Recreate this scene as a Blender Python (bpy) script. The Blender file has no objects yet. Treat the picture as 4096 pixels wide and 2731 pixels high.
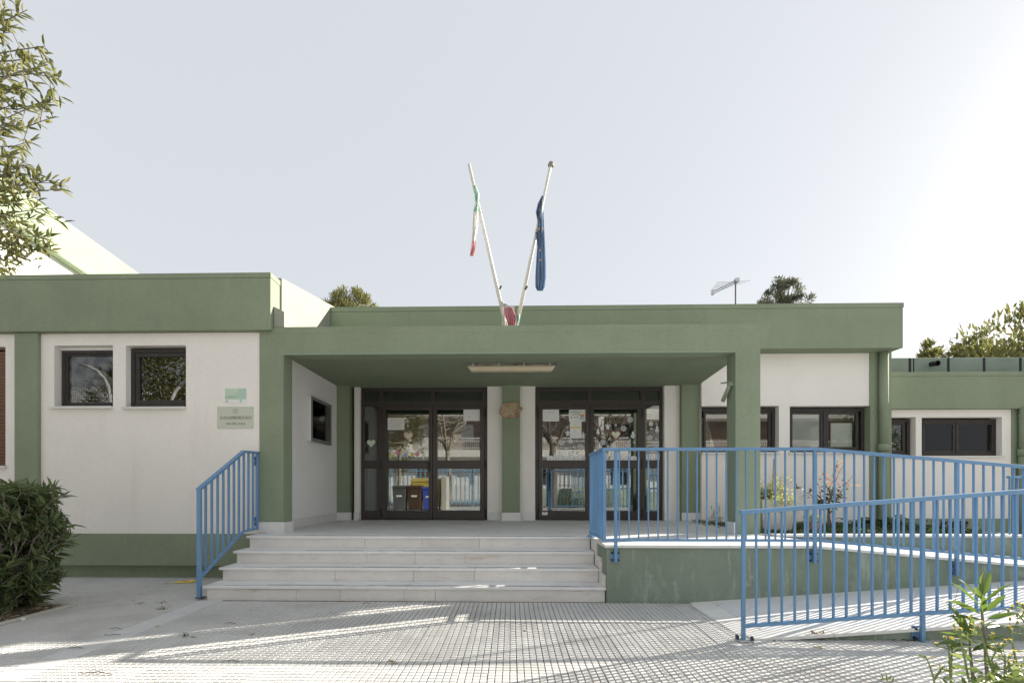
import bpy, math, random
import numpy as np
from mathutils import Vector, Matrix
random.seed(7); rng = np.random.default_rng(7)
R = math.radians
scene = bpy.context.scene
# ------------------------------------------------------------------ camera
F = 1880.0 / 4096.0            # focal length in picture widths
H = 1.30                       # eye height
TT = 0.0207; TH = math.atan(TT)
cam_d = bpy.data.cameras.new('camera'); cam = bpy.data.objects.new('camera', cam_d)
scene.collection.objects.link(cam); scene.camera = cam
cam_d.sensor_width = 36.0; cam_d.lens = 36.0 * F
cam.location = (0, 0, H); cam.rotation_euler = (R(90), 0, TH)
cam_d.shift_y = (1950 - 1365.5) / 4096.0
cam_d.shift_x = (2048 - 2045 + 1880 * TT) / 4096.0
cam_d.clip_start = 0.05; cam_d.clip_end = 2000
# ------------------------------------------------------------------ light
SUN = Vector((2.30, 1.065, 1.0)).normalized()
EL = math.asin(SUN.z); AZ = math.atan2(SUN.x, SUN.y)
world = bpy.data.worlds.new('World'); scene.world = world; world.use_nodes = True
wn = world.node_tree.nodes; wl = world.node_tree.links
sky = wn.new('ShaderNodeTexSky'); sky.sky_type = 'NISHITA'; sky.sun_disc = False
sky.sun_elevation = EL; sky.sun_rotation = AZ
sky.altitude = 0; sky.air_density = 1.0; sky.dust_density = 2.0; sky.ozone_density = 1.0
hsv = wn.new('ShaderNodeHueSaturation'); hsv.inputs['Saturation'].default_value = 0.42
wl.new(sky.outputs[0], hsv.inputs['Color'])
bg = wn['Background']; bg.inputs['Strength'].default_value = 0.15
hz_ = wn.new('ShaderNodeMix'); hz_.data_type = 'RGBA'; hz_.inputs[0].default_value = .90      # thin even haze over the whole sky
hz_.inputs[7].default_value = (1.79, 1.86, 1.97, 1); wl.new(hsv.outputs[0], hz_.inputs[6])
wl.new(hz_.outputs[2], bg.inputs['Color'])
sl = bpy.data.lights.new('sun', 'SUN'); so = bpy.data.objects.new('sun', sl); scene.collection.objects.link(so)
sl.energy = 4.9; sl.angle = R(0.53); sl.color = (1.0, 0.93, 0.82)
so.rotation_euler = (-SUN).to_track_quat('-Z', 'Y').to_euler(); so.location = (10, 5, 20)
scene.view_settings.view_transform = 'Standard'; scene.view_settings.look = 'None'
scene.view_settings.gamma = 1.0; scene.view_settings.use_curve_mapping = False
scene.view_settings.exposure = 1.38
scene.render.engine = 'CYCLES'
scene.cycles.max_bounces = 8; scene.cycles.transparent_max_bounces = 16; scene.cycles.glossy_bounces = 4
scene.cycles.use_denoising = True
scene.cycles.sample_clamp_indirect = 8.0
# ------------------------------------------------------------------ picture -> place helpers
CT, ST = math.cos(TH), math.sin(TH)
def xat(px, Y):
    k = (px - 2045) / 1880.0; u = k + TT
    return Y * (u * CT - ST) / (CT + u * ST)
def dep(X, Y): return Y * CT - X * ST
def zat(py, X, Y): return H - (py - 1950) * dep(X, Y) / 1880.0
def at(px, py, Y):
    X = xat(px, Y); return Vector((X, Y, zat(py, X, Y)))
def gp(px, py, z=0.0):
    d = 1880.0 * (H - z) / (py - 1950); u = (px - 2045) / 1880.0 + TT
    return Vector((d * (u * CT - ST), d * (CT + u * ST), z))
# ------------------------------------------------------------------ object helpers
COL = scene.collection
def wloc(o):
    v = Vector((0, 0, 0))
    while o is not None: v += o.location; o = o.parent
    return v
def tag(o, label=None, cat=None, group=None, kind=None):
    if label: o['label'] = label
    if cat: o['category'] = cat
    if group: o['group'] = group
    if kind: o['kind'] = kind
    return o
def thing(name, label, cat, loc=(0, 0, 0), group=None, kind=None):
    o = bpy.data.objects.new(name, None); COL.objects.link(o)
    o.location = loc; o.empty_display_size = 0.1
    return tag(o, label, cat, group, kind)
def put(name, me, parent=None, loc=(0, 0, 0)):
    """link mesh (coordinates in the world, or relative to loc) under parent"""
    o = bpy.data.objects.new(name, me); COL.objects.link(o)
    if parent is not None: o.parent = parent; o.location = Vector(loc) - wloc(parent)
    else: o.location = loc
    return o
class MB:
    def __init__(s): s.v = []; s.f = []; s.mi = []; s.cm = 0
    def quad(s, *p):
        n = len(s.v); s.v += [tuple(q) for q in p]; s.f.append(tuple(range(n, n + len(p)))); s.mi.append(s.cm); return s
    def box(s, x0, x1, y0, y1, z0, z1):
        n = len(s.v)
        s.v += [(x0, y0, z0), (x1, y0, z0), (x1, y1, z0), (x0, y1, z0), (x0, y0, z1), (x1, y0, z1), (x1, y1, z1), (x0, y1, z1)]
        for q in ((0, 3, 2, 1), (4, 5, 6, 7), (0, 1, 5, 4), (1, 2, 6, 5), (2, 3, 7, 6), (3, 0, 4, 7)):
            s.f.append(tuple(n + i for i in q)); s.mi.append(s.cm)
        return s
    def hexa(s, p):     # 8 corners ordered like box
        n = len(s.v); s.v += [tuple(q) for q in p]
        for q in ((0, 3, 2, 1), (4, 5, 6, 7), (0, 1, 5, 4), (1, 2, 6, 5), (2, 3, 7, 6), (3, 0, 4, 7)):
            s.f.append(tuple(n + i for i in q)); s.mi.append(s.cm)
        return s
    def bar(s, a, b, w, h, up=(0, 0, 1)):   # rectangular bar from a to b, w across, h along up
        a = Vector(a); b = Vector(b); d = (b - a).normalized(); u = Vector(up)
        sd = d.cross(u).normalized(); u = sd.cross(d).normalized()
        P = []
        for zz in (-h / 2, h / 2):
            for c, e in ((a, -1), (b, -1), (b, 1), (a, 1)):
                P.append(c + sd * (-e * w / 2) + u * zz)
        return s.hexa(P)
    def prism_xz(s, poly, y0, y1):
        n = len(s.v); m = len(poly)
        s.v += [(x, y0, z) for x, z in poly] + [(x, y1, z) for x, z in poly]
        s.f.append(tuple(range(n, n + m))); s.f.append(tuple(range(n + 2 * m - 1, n + m - 1, -1))); s.mi += [s.cm] * 2
        for i in range(m):
            j = (i + 1) % m; s.f.append((n + i, n + m + i, n + m + j, n + j)); s.mi.append(s.cm)
        return s
    def prism_yz(s, poly, x0, x1):
        n = len(s.v); m = len(poly)
        s.v += [(x0, y, z) for y, z in poly] + [(x1, y, z) for y, z in poly]
        s.f.append(tuple(range(n + m - 1, n - 1, -1))); s.f.append(tuple(range(n + m, n + 2 * m))); s.mi += [s.cm] * 2
        for i in range(m):
            j = (i + 1) % m; s.f.append((n + i, n + j, n + m + j, n + m + i)); s.mi.append(s.cm)
        return s
    def prism_xy(s, poly, z0, z1):
        n = len(s.v); m = len(poly)
        z0 = z0 if callable(z0) else (lambda x, y, q=z0: q); z1 = z1 if callable(z1) else (lambda x, y, q=z1: q)
        s.v += [(x, y, z0(x, y)) for x, y in poly] + [(x, y, z1(x, y)) for x, y in poly]
        s.f.append(tuple(range(n + m - 1, n - 1, -1))); s.f.append(tuple(range(n + m, n + 2 * m))); s.mi += [s.cm] * 2
        for i in range(m):
            j = (i + 1) % m; s.f.append((n + i, n + j, n + m + j, n + m + i)); s.mi.append(s.cm)
        return s
    def tube(s, pts, rad, n=8, cap=True):
        pts = [Vector(p) for p in pts]
        if not hasattr(rad, '__len__'): rad = [rad] * len(pts)
        base = len(s.v); ref = None
        for i, p in enumerate(pts):
            d = (pts[min(i + 1, len(pts) - 1)] - pts[max(i - 1, 0)]).normalized()
            if ref is None: ref = Vector((0, 0, 1)) if abs(d.z) < .9 else Vector((1, 0, 0))
            a = d.cross(ref).normalized(); b = d.cross(a).normalized(); ref = a.cross(d)
            for k in range(n):
                t = 2 * math.pi * k / n; s.v.append(tuple(p + (a * math.cos(t) + b * math.sin(t)) * rad[i]))
        for i in range(len(pts) - 1):
            for k in range(n):
                k2 = (k + 1) % n
                s.f.append((base + i * n + k, base + i * n + k2, base + (i + 1) * n + k2, base + (i + 1) * n + k)); s.mi.append(s.cm)
        if cap:
            s.f.append(tuple(base + k for k in reversed(range(n)))); s.mi.append(s.cm)
            e = base + (len(pts) - 1) * n; s.f.append(tuple(e + k for k in range(n))); s.mi.append(s.cm)
        return s
    def wall(s, x0, x1, z0, z1, y, th, ops=(), back=True):   # facing -Y, with openings (x0,x1,z0,z1)
        xs = sorted({x0, x1, *[o[0] for o in ops], *[o[1] for o in ops]}); zs = sorted({z0, z1, *[o[2] for o in ops], *[o[3] for o in ops]})
        xs = [x for x in xs if x0 <= x <= x1]; zs = [z for z in zs if z0 <= z <= z1]
        for a, b in zip(xs, xs[1:]):
            for c, d in zip(zs, zs[1:]):
                mx, mz = (a + b) / 2, (c + d) / 2
                if any(o[0] < mx < o[1] and o[2] < mz < o[3] for o in ops): continue
                s.quad((a, y, c), (b, y, c), (b, y, d), (a, y, d))
                if back: s.quad((b, y + th, c), (a, y + th, c), (a, y + th, d), (b, y + th, d))
        for o in list(ops) + [(x0, x1, z0, z1)]:
            a, b, c, d = o
            for p, q in (((a, c), (b, c)), ((b, c), (b, d)), ((b, d), (a, d)), ((a, d), (a, c))):
                if th: s.quad((p[0], y, p[1]), (p[0], y + th, p[1]), (q[0], y + th, q[1]), (q[0], y, q[1]))
        return s
    def mesh(s, name):
        me = bpy.data.meshes.new(name); me.from_pydata(s.v, [], s.f); me.validate(); return me
    def build(s, name, mat, parent=None, bevel=0, smooth=False, weld=True, loc=None):
        me = bpy.data.meshes.new(name); me.from_pydata(s.v, [], s.f)
        mats = mat if isinstance(mat, (list, tuple)) else [mat]
        for m in mats: me.materials.append(m)
        if len(mats) > 1: me.polygons.foreach_set('material_index', s.mi)
        if smooth: me.polygons.foreach_set('use_smooth', [True] * len(me.polygons))
        me.update()
        o = bpy.data.objects.new(name, me); COL.objects.link(o)
        if parent is not None: o.parent = parent; o.location = -wloc(parent)
        if weld and bevel:
            w = o.modifiers.new('Weld', 'WELD'); w.merge_threshold = 1e-4
        if bevel:
            b = o.modifiers.new('Bevel', 'BEVEL'); b.width = bevel; b.segments = 2; b.limit_method = 'ANGLE'; b.angle_limit = R(50)
        return o
def lettering(txt, size, m, parent, p, sx=1.0, align='LEFT', name='lettering', ext=0.0006, rot=None, space=1.0):
    cu = bpy.data.curves.new('t', 'FONT'); cu.body = txt; cu.size = size; cu.extrude = ext; cu.align_x = align; cu.resolution_u = 2; cu.space_character = space
    t = bpy.data.objects.new('t', cu); COL.objects.link(t)
    dg = bpy.context.evaluated_depsgraph_get(); dg.update()
    me = bpy.data.meshes.new_from_object(t.evaluated_get(dg)); bpy.data.objects.remove(t)
    M = (rot or Matrix.Rotation(R(90), 4, 'X')) @ Matrix.Diagonal((sx, 1, 1, 1))
    me.transform(Matrix.Translation(p) @ M); me.materials.clear(); me.materials.append(m)
    return put(name, me, parent)
# ------------------------------------------------------------------ materials
def nn(nt, t, **kw):
    n = nt.nodes.new(t)
    for k, v in kw.items():
        if k in n.inputs: n.inputs[k].default_value = v
        else: setattr(n, k, v)
    return n
def M(name, col, rough=.7, var=.08, vs=2.5, fine=.04, fs=60, bump=0, bs=150, spec=.4, metal=0, rnd=0, isl=0, stain=None, stretch=(1, 1, 1), hue=None, coat=0):
    m = bpy.data.materials.new(name); m.use_nodes = True; nt = m.node_tree; L = nt.links
    p = nt.nodes['Principled BSDF']; p.inputs['Roughness'].default_value = rough; p.inputs['Metallic'].default_value = metal
    p.inputs['Specular IOR Level'].default_value = spec
    if coat: p.inputs['Coat Weight'].default_value = coat; p.inputs['Coat Roughness'].default_value = .25
    geo = nn(nt, 'ShaderNodeNewGeometry'); mp = nn(nt, 'ShaderNodeMapping'); L.new(geo.outputs['Position'], mp.inputs['Vector'])
    mp.inputs['Scale'].default_value = stretch
    a = nn(nt, 'ShaderNodeTexNoise', Scale=vs, Detail=5.0, Roughness=.6); L.new(mp.outputs[0], a.inputs['Vector'])
    b = nn(nt, 'ShaderNodeTexNoise', Scale=fs, Detail=3.0); L.new(geo.outputs['Position'], b.inputs['Vector'])
    r1 = nn(nt, 'ShaderNodeMapRange'); r1.inputs['From Min'].default_value = .3; r1.inputs['From Max'].default_value = .7
    r1.inputs['To Min'].default_value = 1 - var; r1.inputs['To Max'].default_value = 1 + var; L.new(a.outputs[0], r1.inputs[0])
    r2 = nn(nt, 'ShaderNodeMapRange'); r2.inputs['From Min'].default_value = .3; r2.inputs['From Max'].default_value = .7
    r2.inputs['To Min'].default_value = 1 - fine; r2.inputs['To Max'].default_value = 1 + fine; L.new(b.outputs[0], r2.inputs[0])
    mu = nn(nt, 'ShaderNodeMath', operation='MULTIPLY'); L.new(r1.outputs[0], mu.inputs[0]); L.new(r2.outputs[0], mu.inputs[1]); fac = mu.outputs[0]
    for amt, src in ((rnd, 'obj'), (isl, 'isl')):
        if amt:
            if src == 'obj': q = nn(nt, 'ShaderNodeObjectInfo').outputs['Random']
            else: q = geo.outputs['Random Per Island']
            r3 = nn(nt, 'ShaderNodeMapRange'); r3.inputs['To Min'].default_value = 1 - amt; r3.inputs['To Max'].default_value = 1 + amt; L.new(q, r3.inputs[0])
            m2 = nn(nt, 'ShaderNodeMath', operation='MULTIPLY'); L.new(fac, m2.inputs[0]); L.new(r3.outputs[0], m2.inputs[1]); fac = m2.outputs[0]
    mx = nn(nt, 'ShaderNodeMix', data_type='RGBA', blend_type='MULTIPLY'); mx.inputs['Factor'].default_value = 1
    base = None
    if hue is not None:       # second colour mixed per island
        h = nn(nt, 'ShaderNodeMix', data_type='RGBA'); h.inputs[6].default_value = (*col, 1); h.inputs[7].default_value = (*hue, 1)
        L.new(geo.outputs['Random Per Island'], h.inputs[0]); base = h.outputs[2]
    if base is None: mx.inputs[6].default_value = (*col, 1)
    else: L.new(base, mx.inputs[6])
    L.new(fac, mx.inputs[7]); out = mx.outputs[2]
    for st in (stain or ()):     # (colour, scale, lo, hi, strength, stretch)
        c, sc, lo, hi, amt, sx = st
        mp2 = nn(nt, 'ShaderNodeMapping'); mp2.inputs['Scale'].default_value = sx; L.new(geo.outputs['Position'], mp2.inputs['Vector'])
        n2 = nn(nt, 'ShaderNodeTexNoise', Scale=sc, Detail=6.0, Roughness=.65); L.new(mp2.outputs[0], n2.inputs['Vector'])
        r4 = nn(nt, 'ShaderNodeMapRange'); r4.inputs['From Min'].default_value = lo; r4.inputs['From Max'].default_value = hi; r4.inputs['To Max'].default_value = amt
        L.new(n2.outputs[0], r4.inputs[0])
        m3 = nn(nt, 'ShaderNodeMix', data_type='RGBA'); m3.inputs[7].default_value = (*c, 1); L.new(out, m3.inputs[6]); L.new(r4.outputs[0], m3.inputs[0]); out = m3.outputs[2]
    L.new(out, p.inputs['Base Color'])
    if bump:
        bn = nn(nt, 'ShaderNodeTexNoise', Scale=bs, Detail=4.0, Roughness=.6); L.new(geo.outputs['Position'], bn.inputs['Vector'])
        bu = nn(nt, 'ShaderNodeBump', Strength=bump, Distance=.004); L.new(bn.outputs[0], bu.inputs['Height']); L.new(bu.outputs[0], p.inputs['Normal'])
    return m
def leafmat(name, col, col2, tr=.35, rough=.45, tint=(1.4, 1.4, .8)):
    m = bpy.data.materials.new(name); m.use_nodes = True; nt = m.node_tree; L = nt.links
    p = nt.nodes['Principled BSDF']; p.inputs['Roughness'].default_value = rough; p.inputs['Specular IOR Level'].default_value = .4
    geo = nn(nt, 'ShaderNodeNewGeometry')
    h = nn(nt, 'ShaderNodeMix', data_type='RGBA'); h.inputs[6].default_value = (*col, 1); h.inputs[7].default_value = (*col2, 1)
    L.new(geo.outputs['Random Per Island'], h.inputs[0]); L.new(h.outputs[2], p.inputs['Base Color'])
    t = nn(nt, 'ShaderNodeBsdfTranslucent'); g = nn(nt, 'ShaderNodeMix', data_type='RGBA', blend_type='MULTIPLY'); g.inputs[0].default_value = 1; g.inputs[7].default_value = (*tint, 1)
    L.new(h.outputs[2], g.inputs[6]); L.new(g.outputs[2], t.inputs[0])
    ms = nn(nt, 'ShaderNodeMixShader'); ms.inputs[0].default_value = tr; L.new(p.outputs[0], ms.inputs[1]); L.new(t.outputs[0], ms.inputs[2])
    L.new(ms.outputs[0], nt.nodes['Material Output'].inputs['Surface'])
    return m
def glassmat(name, ior=1.9, tint=(.85, .9, .88), dirt=0.0):
    m = bpy.data.materials.new(name); m.use_nodes = True; nt = m.node_tree; L = nt.links
    nt.nodes.remove(nt.nodes['Principled BSDF'])
    t = nn(nt, 'ShaderNodeBsdfTransparent'); t.inputs[0].default_value = (*tint, 1)
    g = nn(nt, 'ShaderNodeBsdfGlossy'); g.inputs['Roughness'].default_value = 0.0
    fr = nn(nt, 'ShaderNodeFresnel', IOR=ior)
    ms = nn(nt, 'ShaderNodeMixShader'); L.new(fr.outputs[0], ms.inputs[0]); L.new(t.outputs[0], ms.inputs[1]); L.new(g.outputs[0], ms.inputs[2]); out = ms.outputs[0]
    if dirt:
        d = nn(nt, 'ShaderNodeBsdfDiffuse'); d.inputs[0].default_value = (.6, .6, .58, 1)
        geo = nn(nt, 'ShaderNodeNewGeometry'); n = nn(nt, 'ShaderNodeTexNoise', Scale=6.0, Detail=6.0); L.new(geo.outputs['Position'], n.inputs['Vector'])
        r = nn(nt, 'ShaderNodeMapRange'); r.inputs['From Min'].default_value = .4; r.inputs['From Max'].default_value = .75; r.inputs['To Max'].default_value = dirt; L.new(n.outputs[0], r.inputs[0])
        m2 = nn(nt, 'ShaderNodeMixShader'); L.new(r.outputs[0], m2.inputs[0]); L.new(out, m2.inputs[1]); L.new(d.outputs[0], m2.inputs[2]); out = m2.outputs[0]
    L.new(out, nt.nodes['Material Output'].inputs['Surface'])
    return m
GREEN = (.243, .285, .198)
m_green = M('green_stucco', GREEN, .85, .07, 1.2, .05, 40, .35, 120, .25, stain=[((.17, .20, .15), 2.2, .54, .82, .40, (2.2, 2.2, .22)), ((.33, .36, .29), 3.1, .60, .78, .35, (1.5, 1.5, .5)), ((.62, .64, .58), 60, .755, .775, .8, (1, 1, .5))])
m_green_faded_glare = M('green_stucco_bleached_glare', (.29, .305, .25), .85, .05, 1.2, .04, 40, .3, 120, .25)  # faded green, lightened further: sun glare on the side wall put into the paint
m_green_low = M('green_stucco_chalky', (.225, .27, .21), .85, .10, 1.5, .05, 40, .3, 120, .25,
                stain=[((.42, .46, .41), 1.7, .53, .70, .50, (1, 1, .55)), ((.50, .53, .48), 4.5, .55, .66, .40, (2.4, 2.4, .30)), ((.50, .53, .48), 5.5, .62, .70, .3, (1, 1, 1)), ((.12, .15, .11), 3, .60, .8, .4, (1, 1, 1))])
m_green_peel = M('green_stucco_peeling', (.30, .37, .25), .85, .10, 1.5, .05, 40, .3, 120, .25, stain=[((.75, .75, .70), 1.1, .60, .63, 1, (1, 1, 1))])
m_cream = M('cream_stucco', (.84, .80, .755), .9, .035, .9, .03, 45, .4, 130, .2, stain=[((.66, .61, .55), 1.6, .56, .85, .35, (2.5, 2.5, .25)), ((.60, .57, .53), 7, .68, .8, .3, (1, 1, 1))])
m_cream2 = M('cream_stucco_smooth', (.82, .80, .785), .9, .03, .9, .02, 45, .2, 130, .2)
m_white_wall = M('white_stucco', (.78, .76, .72), .9, .05, .9, .03, 45, .3, 120, .2, stain=[((.6, .56, .5), 1.5, .6, .75, .5, (1, 1, 1))])
m_marble = M('white_marble', (.70, .675, .645), .45, .06, 3, .03, 30, .05, 80, .4, rnd=.05, stain=[((.46, .36, .27), 3.0, .57, .70, .55, (.5, 1, 3)), ((.46, .42, .37), 7, .56, .76, .40, (.4, 1, 2)), ((.33, .28, .23), 30, .70, .74, .5, (1, 1, 1))])
m_tread = M('pale_marble', (.75, .74, .73), .5, .05, 3, .03, 60, .05, 80, .4, rnd=.03, stain=[((.48, .45, .41), 4, .55, .76, .45, (1, 1, 1)), ((.38, .35, .31), 14, .66, .76, .4, (1, 1, 1))])
m_coping = M('coping_stone', (.70, .69, .66), .6, .05, 3, .03, 60, .08, 80, .35, rnd=.03, stain=[((.38, .34, .28), 4, .62, .8, .4, (1, 1, 1))])
m_skirt = M('skirting_marble', (.72, .71, .69), .5, .06, 4, .03, 60, .05, 80, .35, rnd=.05, stain=[((.42, .39, .34), 4, .58, .75, .4, (1, 1, 1))])
m_floor = M('porch_tile', (.66, .655, .645), .65, .06, 2, .03, 70, .05, 90, .35, rnd=.03, stain=[((.36, .34, .31), 2.2, .55, .8, .4, (1, 1, 1))])
m_ramp = M('ramp_tile', (.66, .66, .66), .7, .05, 2, .03, 70, .06, 90, .3, rnd=.025)
m_grout = M('grout', (.30, .29, .27), .9)
m_paver = M('concrete_slab', (.56, .555, .535), .9, .10, 1.2, .07, 90, .25, 200, .2, rnd=.08, stain=[((.33, .32, .30), 1.4, .50, .75, .6, (1, 1, 1)), ((.5, .5, .48), 7, .62, .8, .3, (1, 1, 1))])
m_paver2 = M('concrete_strip', (.58, .58, .57), .9, .06, 2, .05, 90, .2, 200, .2, rnd=.05, stain=[((.3, .29, .27), 3, .6, .8, .4, (1, 1, 1))])
m_joint = M('slab_bedding', (.26, .245, .215), .95, .2, 4, .1, 60)
m_blue = M('blue_paint', (.13, .265, .45), .38, .09, 3, .03, 60, .04, 120, .5, stain=[((.16, .30, .50), 2.5, .5, .8, .5, (1, 1, .5)), ((.55, .58, .58), 42, .735, .75, .8, (1, 1, .6))])
m_bluebolt = M('dark_bolt', (.035, .045, .06), .5, .2, 20)
m_brown = M('brown_aluminium', (.046, .034, .030), .42, .10, 3, .06, 80, .05, 140, .5, stain=[((.30, .28, .26), 55, .74, .77, .6, (.3, 1, 1))])
m_wood = M('weathered_dark_frame', (.040, .034, .031), .55, .2, 6, .2, 60, .15, 90, .4, stain=[((.26, .24, .22), 30, .63, .72, .6, (1, 1, 1))])
m_black = M('black_plastic', (.015, .015, .016), .4)
m_shutter = M('brown_shutter', (.17, .088, .055), .5, .12, 6, .06, 60)
m_glass = glassmat('pane_glass', 2.5, (.72, .76, .74))
m_glass2 = glassmat('thin_glass', 1.55, (.94, .96, .95))
m_glass3 = glassmat('board_glass', 1.75, (.94, .96, .95), .10)
m_glass_d = glassmat('dusty_glass', 1.9, (.75, .78, .76), .22)
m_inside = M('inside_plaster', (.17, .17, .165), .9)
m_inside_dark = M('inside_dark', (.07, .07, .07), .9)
m_net = M('window_net', (.36, .34, .31), .95, .2, 3, .3, 90, stain=[((.50, .48, .44), 40, .5, .8, .5, (3, 1, .2))])
m_blind = M('grey_board', (.48, .48, .46), .8, .08, 3)
m_blind2 = M('pale_board', (.72, .72, .66), .8, .06, 3)
m_white = M('white_paint', (.78, .78, .76), .6, .03)
m_paper = M('paper', (.80, .80, .78), .8, .03, 8)
m_ink = M('dark_ink', (.05, .06, .06), .8)
m_greyink = M('grey_ink', (.30, .31, .31), .8)
m_alu = M('aluminium', (.55, .56, .56), .4, .08, 5, metal=.6)
m_grey_frame = M('grey_metal_frame', (.16, .18, .185), .5, .15, 8, .1, 80)
m_cork = M('cork', (.40, .28, .16), .9, .15, 12, .15, 90)
m_red = M('red_poster', (.33, .045, .04), .6, .2, 8)
m_redplain = M('red_print', (.62, .10, .08), .6)
m_tape = M('faded_red_tape', (.30, .12, .10), .6)
m_orange = M('orange_print', (.80, .30, .12), .6)
m_yellow = M('yellow_print', (.75, .60, .18), .6)
m_pink = M('pink_print', (.78, .28, .38), .6)
m_lblue = M('pale_blue_print', (.45, .55, .72), .6)
m_lgreen = M('pale_green_print', (.42, .66, .50), .6)
m_sticker = M('white_sticker', (.80, .82, .82), .7, .02)
m_plate = M('sign_plate', (.56, .575, .48), .4, .04, 3, .02, 60, rnd=0)
m_signgreen = M('faded_green_print', (.46, .60, .45), .6)
m_signgreen2 = M('faded_teal_print', (.44, .585, .51), .6)
m_signtext = M('pale_print', (.72, .76, .66), .6)
m_signtext2 = M('teal_print', (.26, .40, .40), .6)
m_rock = M('fossil_rock', (.46, .36, .24), .95, .2, 6, .2, 40, 1.0, 30, .2, stain=[((.30, .13, .05), 5, .52, .62, .7, (1, 1, 1)), ((.05, .045, .04), 9, .68, .74, .7, (1, 1, 1))])
m_lampbody = M('dirty_lamp_body', (.30, .28, .24), .6, .3, 12, .2, 60, stain=[((.04, .035, .03), 9, .5, .7, .7, (.5, 1, 2))])
m_lampcover = M('yellowed_cover', (.62, .52, .36), .3, .08, 5, .05, 40, stain=[((.26, .18, .10), 4, .62, .78, .6, (.4, 1, 1))])
m_pole = M('white_pole', (.66, .64, .58), .5, .1, 8, .05, 60)
m_gold = M('flag_gold', (.6, .36, .08), .8)
m_soil = M('garden_soil', (.10, .075, .05), .95, .3, 6, .2, 60, .8, 40)
m_concrete = M('rough_concrete', (.50, .48, .42), .9, .1, 3, .08, 60, .3, 90, .2)
m_terra = M('terracotta', (.46, .24, .15), .8, .1, 8)
m_bark = M('bark', (.19, .165, .14), .9, .25, 8, .2, 50, .8, 40)
m_bark_pale = M('pale_bark', (.33, .29, .23), .9, .25, 5, .2, 40, .6, 30)
m_roofgreen = M('roof_membrane', (.22, .268, .225), .85, .1, 2, .08, 50, .2, 100)
m_tar = M('tar_joint', (.02, .022, .024), .7)
m_asphalt = M('asphalt', (.20, .20, .195), .9, .15, 2, .15, 90)
m_brick = M('brown_render', (.34, .28, .24), .9, .1, 2)
m_wherror = m_white
l_tree = leafmat('olive_leaf', (.09, .11, .04), (.26, .25, .12), .40)
l_bush = leafmat('oleander_leaf', (.075, .115, .06), (.19, .23, .10), .30, .4)
l_fresh = leafmat('fresh_leaf', (.075, .125, .032), (.13, .19, .06), .45, .4)
l_weed = leafmat('weed_leaf', (.13, .18, .07), (.22, .26, .13), .35)
l_dry = leafmat('dry_leaf', (.26, .20, .12), (.42, .37, .27), .15, .8)
l_pine = leafmat('pine_needles', (.10, .12, .05), (.36, .34, .18), .3, .7)
l_conif = leafmat('conifer_needles', (.075, .09, .08), (.17, .18, .14), .25, .7)
l_decid = leafmat('autumn_leaf', (.11, .135, .06), (.24, .22, .10), .30)
l_red = leafmat('red_leaf', (.36, .12, .10), (.46, .26, .20), .35)
l_rose = leafmat('rose_leaf', (.05, .08, .035), (.10, .085, .045), .3)
l_cover = leafmat('groundcover_leaf', (.035, .065, .02), (.10, .15, .05), .25)
l_pale = leafmat('pale_leaf', (.26, .30, .13), (.52, .50, .30), .4)
l_purple = leafmat('purple_leaf', (.05, .015, .03), (.10, .03, .05), .2)
l_flower = leafmat('yellow_petal', (.70, .50, .08), (.75, .60, .2), .3)
l_pinkf = leafmat('pink_petal', (.70, .25, .30), (.75, .4, .42), .3)
l_violet = leafmat('violet_petal', (.12, .08, .2), (.2, .13, .3), .3)
m_fwhite = leafmat('flag_white', (.85, .84, .82), (.82, .81, .79), .50, .8, (1.1, 1.1, 1.1)); m_fgreen = leafmat('flag_green', (.60, .74, .66), (.55, .70, .62), .50, .8, (1.1, 1.1, 1.1)); m_fred = leafmat('flag_red', (.84, .56, .56), (.82, .52, .52), .50, .8, (1.1, 1.1, 1.1))
m_fblue = leafmat('flag_blue', (.33, .42, .55), (.29, .39, .52), .50, .8, (1.1, 1.1, 1.1)); m_fpink = leafmat('flag_pink', (.80, .50, .56), (.76, .44, .50), .50, .8, (1.1, 1.1, 1.1))
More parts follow.
